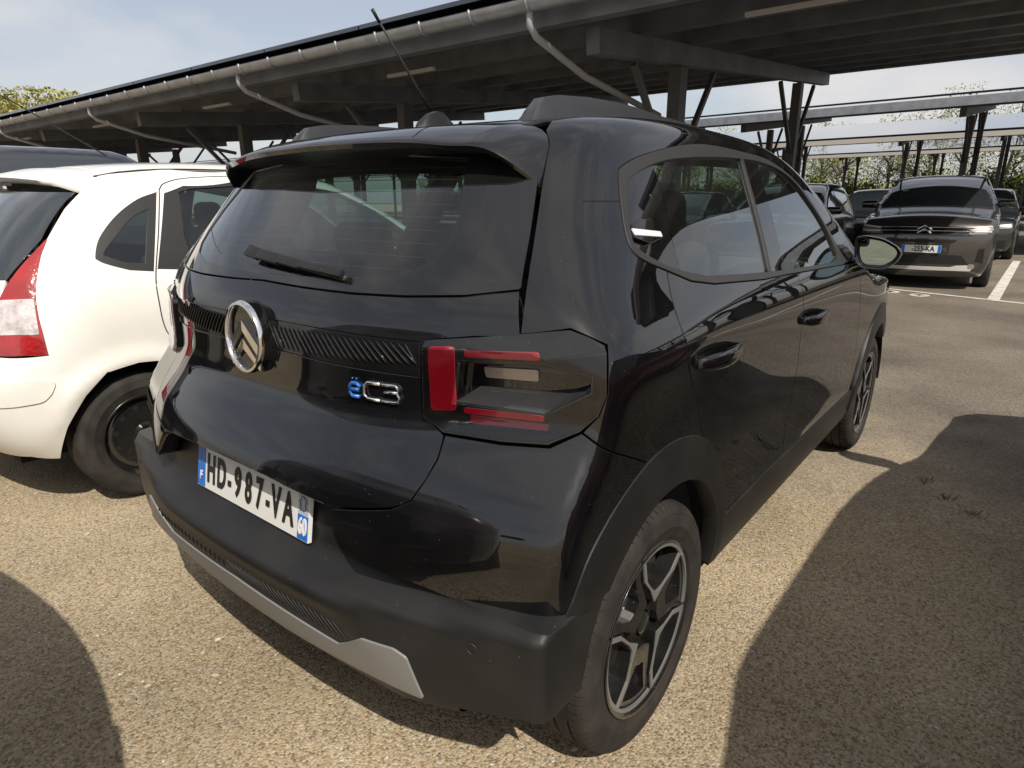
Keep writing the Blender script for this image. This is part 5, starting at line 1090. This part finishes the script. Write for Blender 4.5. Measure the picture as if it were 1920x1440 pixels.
# ================================================================== solar carports
steel=mat('galvanised_steel',(.165,.175,.192),rough=.55,metal=.35,var=(.11,.117,.128),vscale=3)
steel_d=mat('painted_steel',(.085,.085,.088),rough=.55,metal=.2)
deck_m=mat('deck_sheet',(.11,.117,.130),rough=.6,var=(.07,.075,.084),vscale=2)
zinc=mat('zinc_gutter',(.34,.365,.40),rough=.42,metal=.5,var=(.26,.27,.29),vscale=6)
panel_m=mat('solar_cell',(.012,.014,.022),rough=.15,coat=1.)
pvc=mat('pvc_pipe',(.30,.30,.31),rough=.5)
tube_m=mat('lamp_tube',(.50,.50,.49),rough=.4)
def carport(label,x0,z0,depth,slope,y0,y1,cols_y,colx,near=True,fascia=False,rot=0.,group=None,pv=True):
    """mono-pitch canopy whose gutter runs along y at x0, height z0, rising to x0+depth"""
    root=empty('solar_carport',label,'carport',(x0,0,0),rot,group);D=depth;zs=lambda x:z0+slope*x
    th=.05
    MB().add([(0,y0,z0),(D,y0,zs(D)),(D,y1,zs(D)),(0,y1,z0),(0,y0,z0+th),(D,y0,zs(D)+th),(D,y1,zs(D)+th),(0,y1,z0+th)],[(3,2,1,0),(4,5,6,7),(0,1,5,4),(1,2,6,5),(2,3,7,6),(3,0,4,7)]).build('roof_deck',deck_m,root)
    MB().add([(-.02,y0-.012,z0-.24),(D+.02,y0-.012,zs(D)-.24),(D+.02,y0-.012,zs(D)+.16),(-.02,y0-.012,z0+.16),(-.02,y0-.002,z0-.24),(D+.02,y0-.002,zs(D)-.24),(D+.02,y0-.002,zs(D)+.16),(-.02,y0-.002,z0+.16)],[(3,2,1,0),(4,5,6,7),(0,1,5,4),(1,2,6,5),(2,3,7,6),(3,0,4,7)]).build('added_end_board',steel_d,root)  # unseen end board, added to keep purlin ends out of window reflections
    npur=9 if near else 4
    for k in range(npur):
        x=.12+(D-.24)*k/(npur-1);MB().bar((x,y0+.01,zs(x)-.10),(x,y1-.01,zs(x)-.10),.07,.19).build('purlin',steel if near else steel_d,root)
        if near: MB().bar((x+.05,y0+.01,zs(x)-.188),(x+.05,y1-.01,zs(x)-.188),.10,.012).build('purlin_flange',steel,root)
    # corrugation of the deck seen from below
    if near:
        for k in range(int(D/.9)):
            x=.5+k*.9;MB().bar((x,y0+.02,zs(x)-.012),(x,y1-.02,zs(x)-.012),.16,.02).build('deck_rib',deck_m,root)
    for yc in cols_y:
        bm_=MB().bar((.55,yc,zs(.55)-.30),(D-.35,yc,zs(D-.35)-.30),.14,.22).build('beam',steel_d if not near else steel,root)
        for xc in colx:
            zt=zs(xc)-.44;MB().box((xc-.10,yc-.075,.0),(xc+.10,yc+.075,zt)).build('column',steel_d,root)
            MB().box((xc-.17,yc-.15,.0),(xc+.17,yc+.15,.025)).build('base_plate',steel_d,root)
            for s in(-1,1):
                MB().bar((xc,yc,zt-1.25),(xc+s*1.15,yc,zs(xc+s*1.15)-.45),.06,.06).build('brace',steel_d,root)
    if near:
        # gutter with joint collars, and rainwater pipes
        n=9;rows=[]
        for y in(y0,y1):rows.append([(-.10+.085*math.cos(t),y,z0-.02+.085*math.sin(t)) for t in np.linspace(0,-math.pi,n)])
        rows2=[[(-.10+.08*math.cos(t),y,z0-.02+.08*math.sin(t)) for t in np.linspace(0,-math.pi,n)] for y in(y0,y1)]
        V=[p for r in rows+rows2 for p in r];F=[]
        for i in range(n-1):F+=[(i,i+1,n+i+1,n+i),(2*n+i,3*n+i,3*n+i+1,2*n+i+1)]
        F+=[(0,n,3*n,2*n),(n-1,3*n-1,4*n-1,2*n-1)]
        gut=MB().add(V,F).build('gutter',zinc,root,smooth=True,auto=R(40))
        y=y0+.3
        while y<min(y1,26):
            MB().tube([(-.10+.090*math.cos(t),y,z0-.02+.090*math.sin(t)) for t in np.linspace(.15,-math.pi-.15,9)],.012,6).build('gutter_bracket',zinc,gut,smooth=True);y+=.62
        for yc in cols_y:
            MB().tube([(-.10,yc+.25,z0-.10),(-.10,yc+.25,z0-.20),(-.02,yc+.24,z0-.28),(.75,yc+.20,zs(.7)-.56),(colx[0]-.16,yc+.14,zs(colx[0])-.95)],.032,12).build('rain_pipe',pvc,root,smooth=True)
        for yc in cols_y[:5]:
            MB().bar((1.1,yc-2.0,zs(1.1)-.22),(1.1,yc-1.2,zs(1.1)-.22),.05,.035).build('light_tube',tube_m,root)
    else:
        MB().bar((-.05,y0,z0-.06),(-.05,y1,z0-.06),.12,.20).build('gutter',mat('far_fascia',(.46,.43,.38),rough=.6) if fascia else zinc,root)
    # solar panels on top
    if pv:
        y=y0;pw=1.72
        while y+pw<min(y1,30) and near:
            MB().add([(a,b,zs(a)+h) for h in(.10,.14) for a,b in((-.06,y+.01),(1.05,y+.01),(1.05,y+pw-.01),(-.06,y+pw-.01))],[(3,2,1,0),(4,5,6,7),(0,1,5,4),(1,2,6,5),(2,3,7,6),(3,0,4,7)]).build('solar_panel',panel_m,root);y+=pw
        xs=1.07 if near else -.06
        MB().add([(a,b,zs(a)+h) for h in(.10,.14) for a,b in((xs,y0),(D+.05,y0),(D+.05,y1),(xs,y1))],[(3,2,1,0),(4,5,6,7),(0,1,5,4),(1,2,6,5),(2,3,7,6),(3,0,4,7)]).build('solar_array',panel_m,root)
    return root
gp='solar carports over the parking rows'
carport('large solar carport with round gutter and downpipes behind the black car',4.42,3.0,10.4,.10,-2.4,46,[2.0,6.5,11.0,15.4,19.8,24.5,29,33.5,38,42.5],[2.55,7.95],rot=R(2.2),group=gp)
carport('second solar carport row, its grey gutter edge crossing above the grey SUV',18.3,3.58,10.4,.118,-30,60,[-22,-17.2,-12.4,-7.6,-2.8,.35,5.6,10.8,16,21,26,31],[3.0,6.4],near=False,group=gp,fascia=False)
carport('third solar carport row with pale beige edge, seen under the second',33.5,4.0,10.4,.15,-40,90,[-30,-24,-18,-12,-6,.2,3.9,9.5,15,21,27,33,39,45],[2.5,6.5],near=False,fascia=True,group=gp)
carport('furthest solar carport row with pale beige edge, before the trees',50,4.35,10.4,.15,-50,110,[-40,-32,-24,-16,-8,-.5,4.5,10,16,22,28,36,44,52],[2.5,6.5],near=False,fascia=True,group=gp)
# ================================================================== trees
bark=mat('bark',(.12,.10,.08),rough=.9); leafs=[mat('leaf_spring',(.26,.28,.075),rough=.7,var=(.19,.22,.055),vscale=.8),mat('leaf_yellow',(.33,.31,.09),rough=.7,var=(.25,.25,.07),vscale=.8),mat('leaf_green',(.15,.19,.05),rough=.7,var=(.20,.23,.06),vscale=.8)]
def tree(name,label,loc,h,rad,nleaf,leaf,mi,bare=.0,group=None,trunk=True,low=.35):
    root=empty(name,label,'tree' if trunk else 'bush',loc,0,group);rg=np.random.default_rng(int(abs(loc[0]*31+loc[1]*17))+3)
    tb=MB();tips=[]
    if trunk:
        top=h*.62;tb.tube([(0,0,0),(.02*h*rg.normal(),.02*h*rg.normal(),top*.5),(.03*h*rg.normal(),.03*h*rg.normal(),h*.9)],[h*.022,h*.016,h*.004],7)
        for k in range(16):
            z=h*(low-.05+.5*rg.uniform());a=rg.uniform(0,2*math.pi);l=rad*rg.uniform(.6,1.05);e=np.array([l*math.cos(a),l*math.sin(a),min(h,z+l*rg.uniform(.3,1.1))])
            m_=e*.5+np.array([0,0,z])*.5+np.array([0,0,.1*l]);tb.tube([(0,0,z),m_,e],[h*.008,h*.005,h*.0018],5);tips+= [e,m_]
            for q in range(4):
                e2=e*rg.uniform(.5,1)+np.array([0,0,z])*0+rg.normal(0,rad*.22,3)+np.array([0,0,rad*.12]);tb.tube([m_,e2],[h*.003,h*.001],4);tips.append(e2)
        tb.build('trunk',bark,root,smooth=True)
    else:
        for k in range(9):
            a=rg.uniform(0,2*math.pi);e=np.array([rad*.7*math.cos(a),rad*.7*math.sin(a),h*rg.uniform(.5,.9)]);tb.tube([(.1*e[0],.1*e[1],0),e],[.04,.012],5);tips.append(e)
        tb.build('stems',bark,root)
        for k in range(30):
            a=rg.uniform(0,2*math.pi);r=rad*rg.uniform(.2,1)**.6;tips.append(np.array([r*math.cos(a),r*math.sin(a),h*rg.uniform(.1,.9)*(1-.4*r/rad)]))
    tips=np.array(tips);n=nleaf
    c=tips[rg.integers(0,len(tips),n)]+rg.normal(0,rad*.17*(1-bare*.3),(n,3));c[:,2]=np.clip(c[:,2],.15*(not trunk)+.1,h*1.06)
    u=rg.normal(size=(n,3));u/=np.linalg.norm(u,axis=1,keepdims=True);v=np.cross(u,rg.normal(size=(n,3)));v/=np.linalg.norm(v,axis=1,keepdims=True);s=leaf*rg.uniform(.6,1.4,n)[:,None]
    V=np.stack([c-u*s,c+v*s*.6,c+u*s,c-v*s*.6],1).reshape(-1,3);F=np.arange(4*n).reshape(-1,4)
    mk('crown',V,F,leafs[mi],root,smooth=False);return root
tree('deciduous_tree','yellow-green spring tree rising over the carport at far left',(25,84,0),11.9,5.0,9000,.20,1,low=.45)
tg_='trees behind the car park'
rt_=np.random.default_rng(5)
ty=[-6.5,-3.4,-.2,3.2,6.6,9.8,13.4,16.5,20.4,24.0,28,33,38.5,44,50,57,65]
words=['first','second','third','fourth','fifth','sixth','seventh','eighth','ninth','tenth','eleventh','twelfth','thirteenth','fourteenth','fifteenth','sixteenth','seventeenth']
for i,y in enumerate(ty):
    tree('deciduous_tree','thinly leafed spring tree beyond the carports, %s from the right'%words[i],(66+rt_.uniform(-3,5),y+rt_.uniform(-.8,.8),0),rt_.uniform(7.6,9.6),rt_.uniform(2.2,3.2),3600,.075,[0,1,0,1][i%4],bare=.6,group=tg_)
for i in range(26):
    y=-12+i*3.1
    tree('bush','low green hedge bush before the far trees, number %s in the row from right'%(words[i] if i<17 else 'eighteenth nineteenth twentieth twenty-first twenty-second twenty-third twenty-fourth twenty-fifth twenty-sixth'.split()[i-17]),(62.5+rt_.uniform(-1,1),y,0),rt_.uniform(2.9,4.1),rt_.uniform(1.9,2.6),5200,.11,[2,0,2,0][i%4],group='hedge bushes at the edge',trunk=False)
# weeds at the lane edge
wm=mat('weed_green',(.09,.13,.03),rough=.7)
for i,(x,y) in enumerate(((2.75,-1.32),(2.62,-1.42),(2.9,-1.22))):
    b=MB();rg=np.random.default_rng(i)
    for k in range(22):
        a=rg.uniform(0,2*math.pi);l=rg.uniform(.006,.024);d=np.array([math.cos(a),math.sin(a),0]);q=np.array([-d[1],d[0],0])*.0025;p=np.array([0,0,.0])+d*rg.uniform(0,.07)*rg.uniform(.2,1)
        b.add([p-q,p+q,p+d*l*.6+np.array([0,0,l*.8])+q*.6,p+d*l+np.array([0,0,l*.9])],[(0,1,2),(0,2,3)])
    o=b.build('weed',wm);o.location=(x,y,.004)
    tag(o,['small green weed at lane edge, middle of the cluster','small weed nearest the camera in the lane edge cluster','small weed furthest out at the lane edge','tiny weed by the black car\'s front tyre','tiny weed beside the black car\'s sill'][i],'weed','weeds at the lane edge')
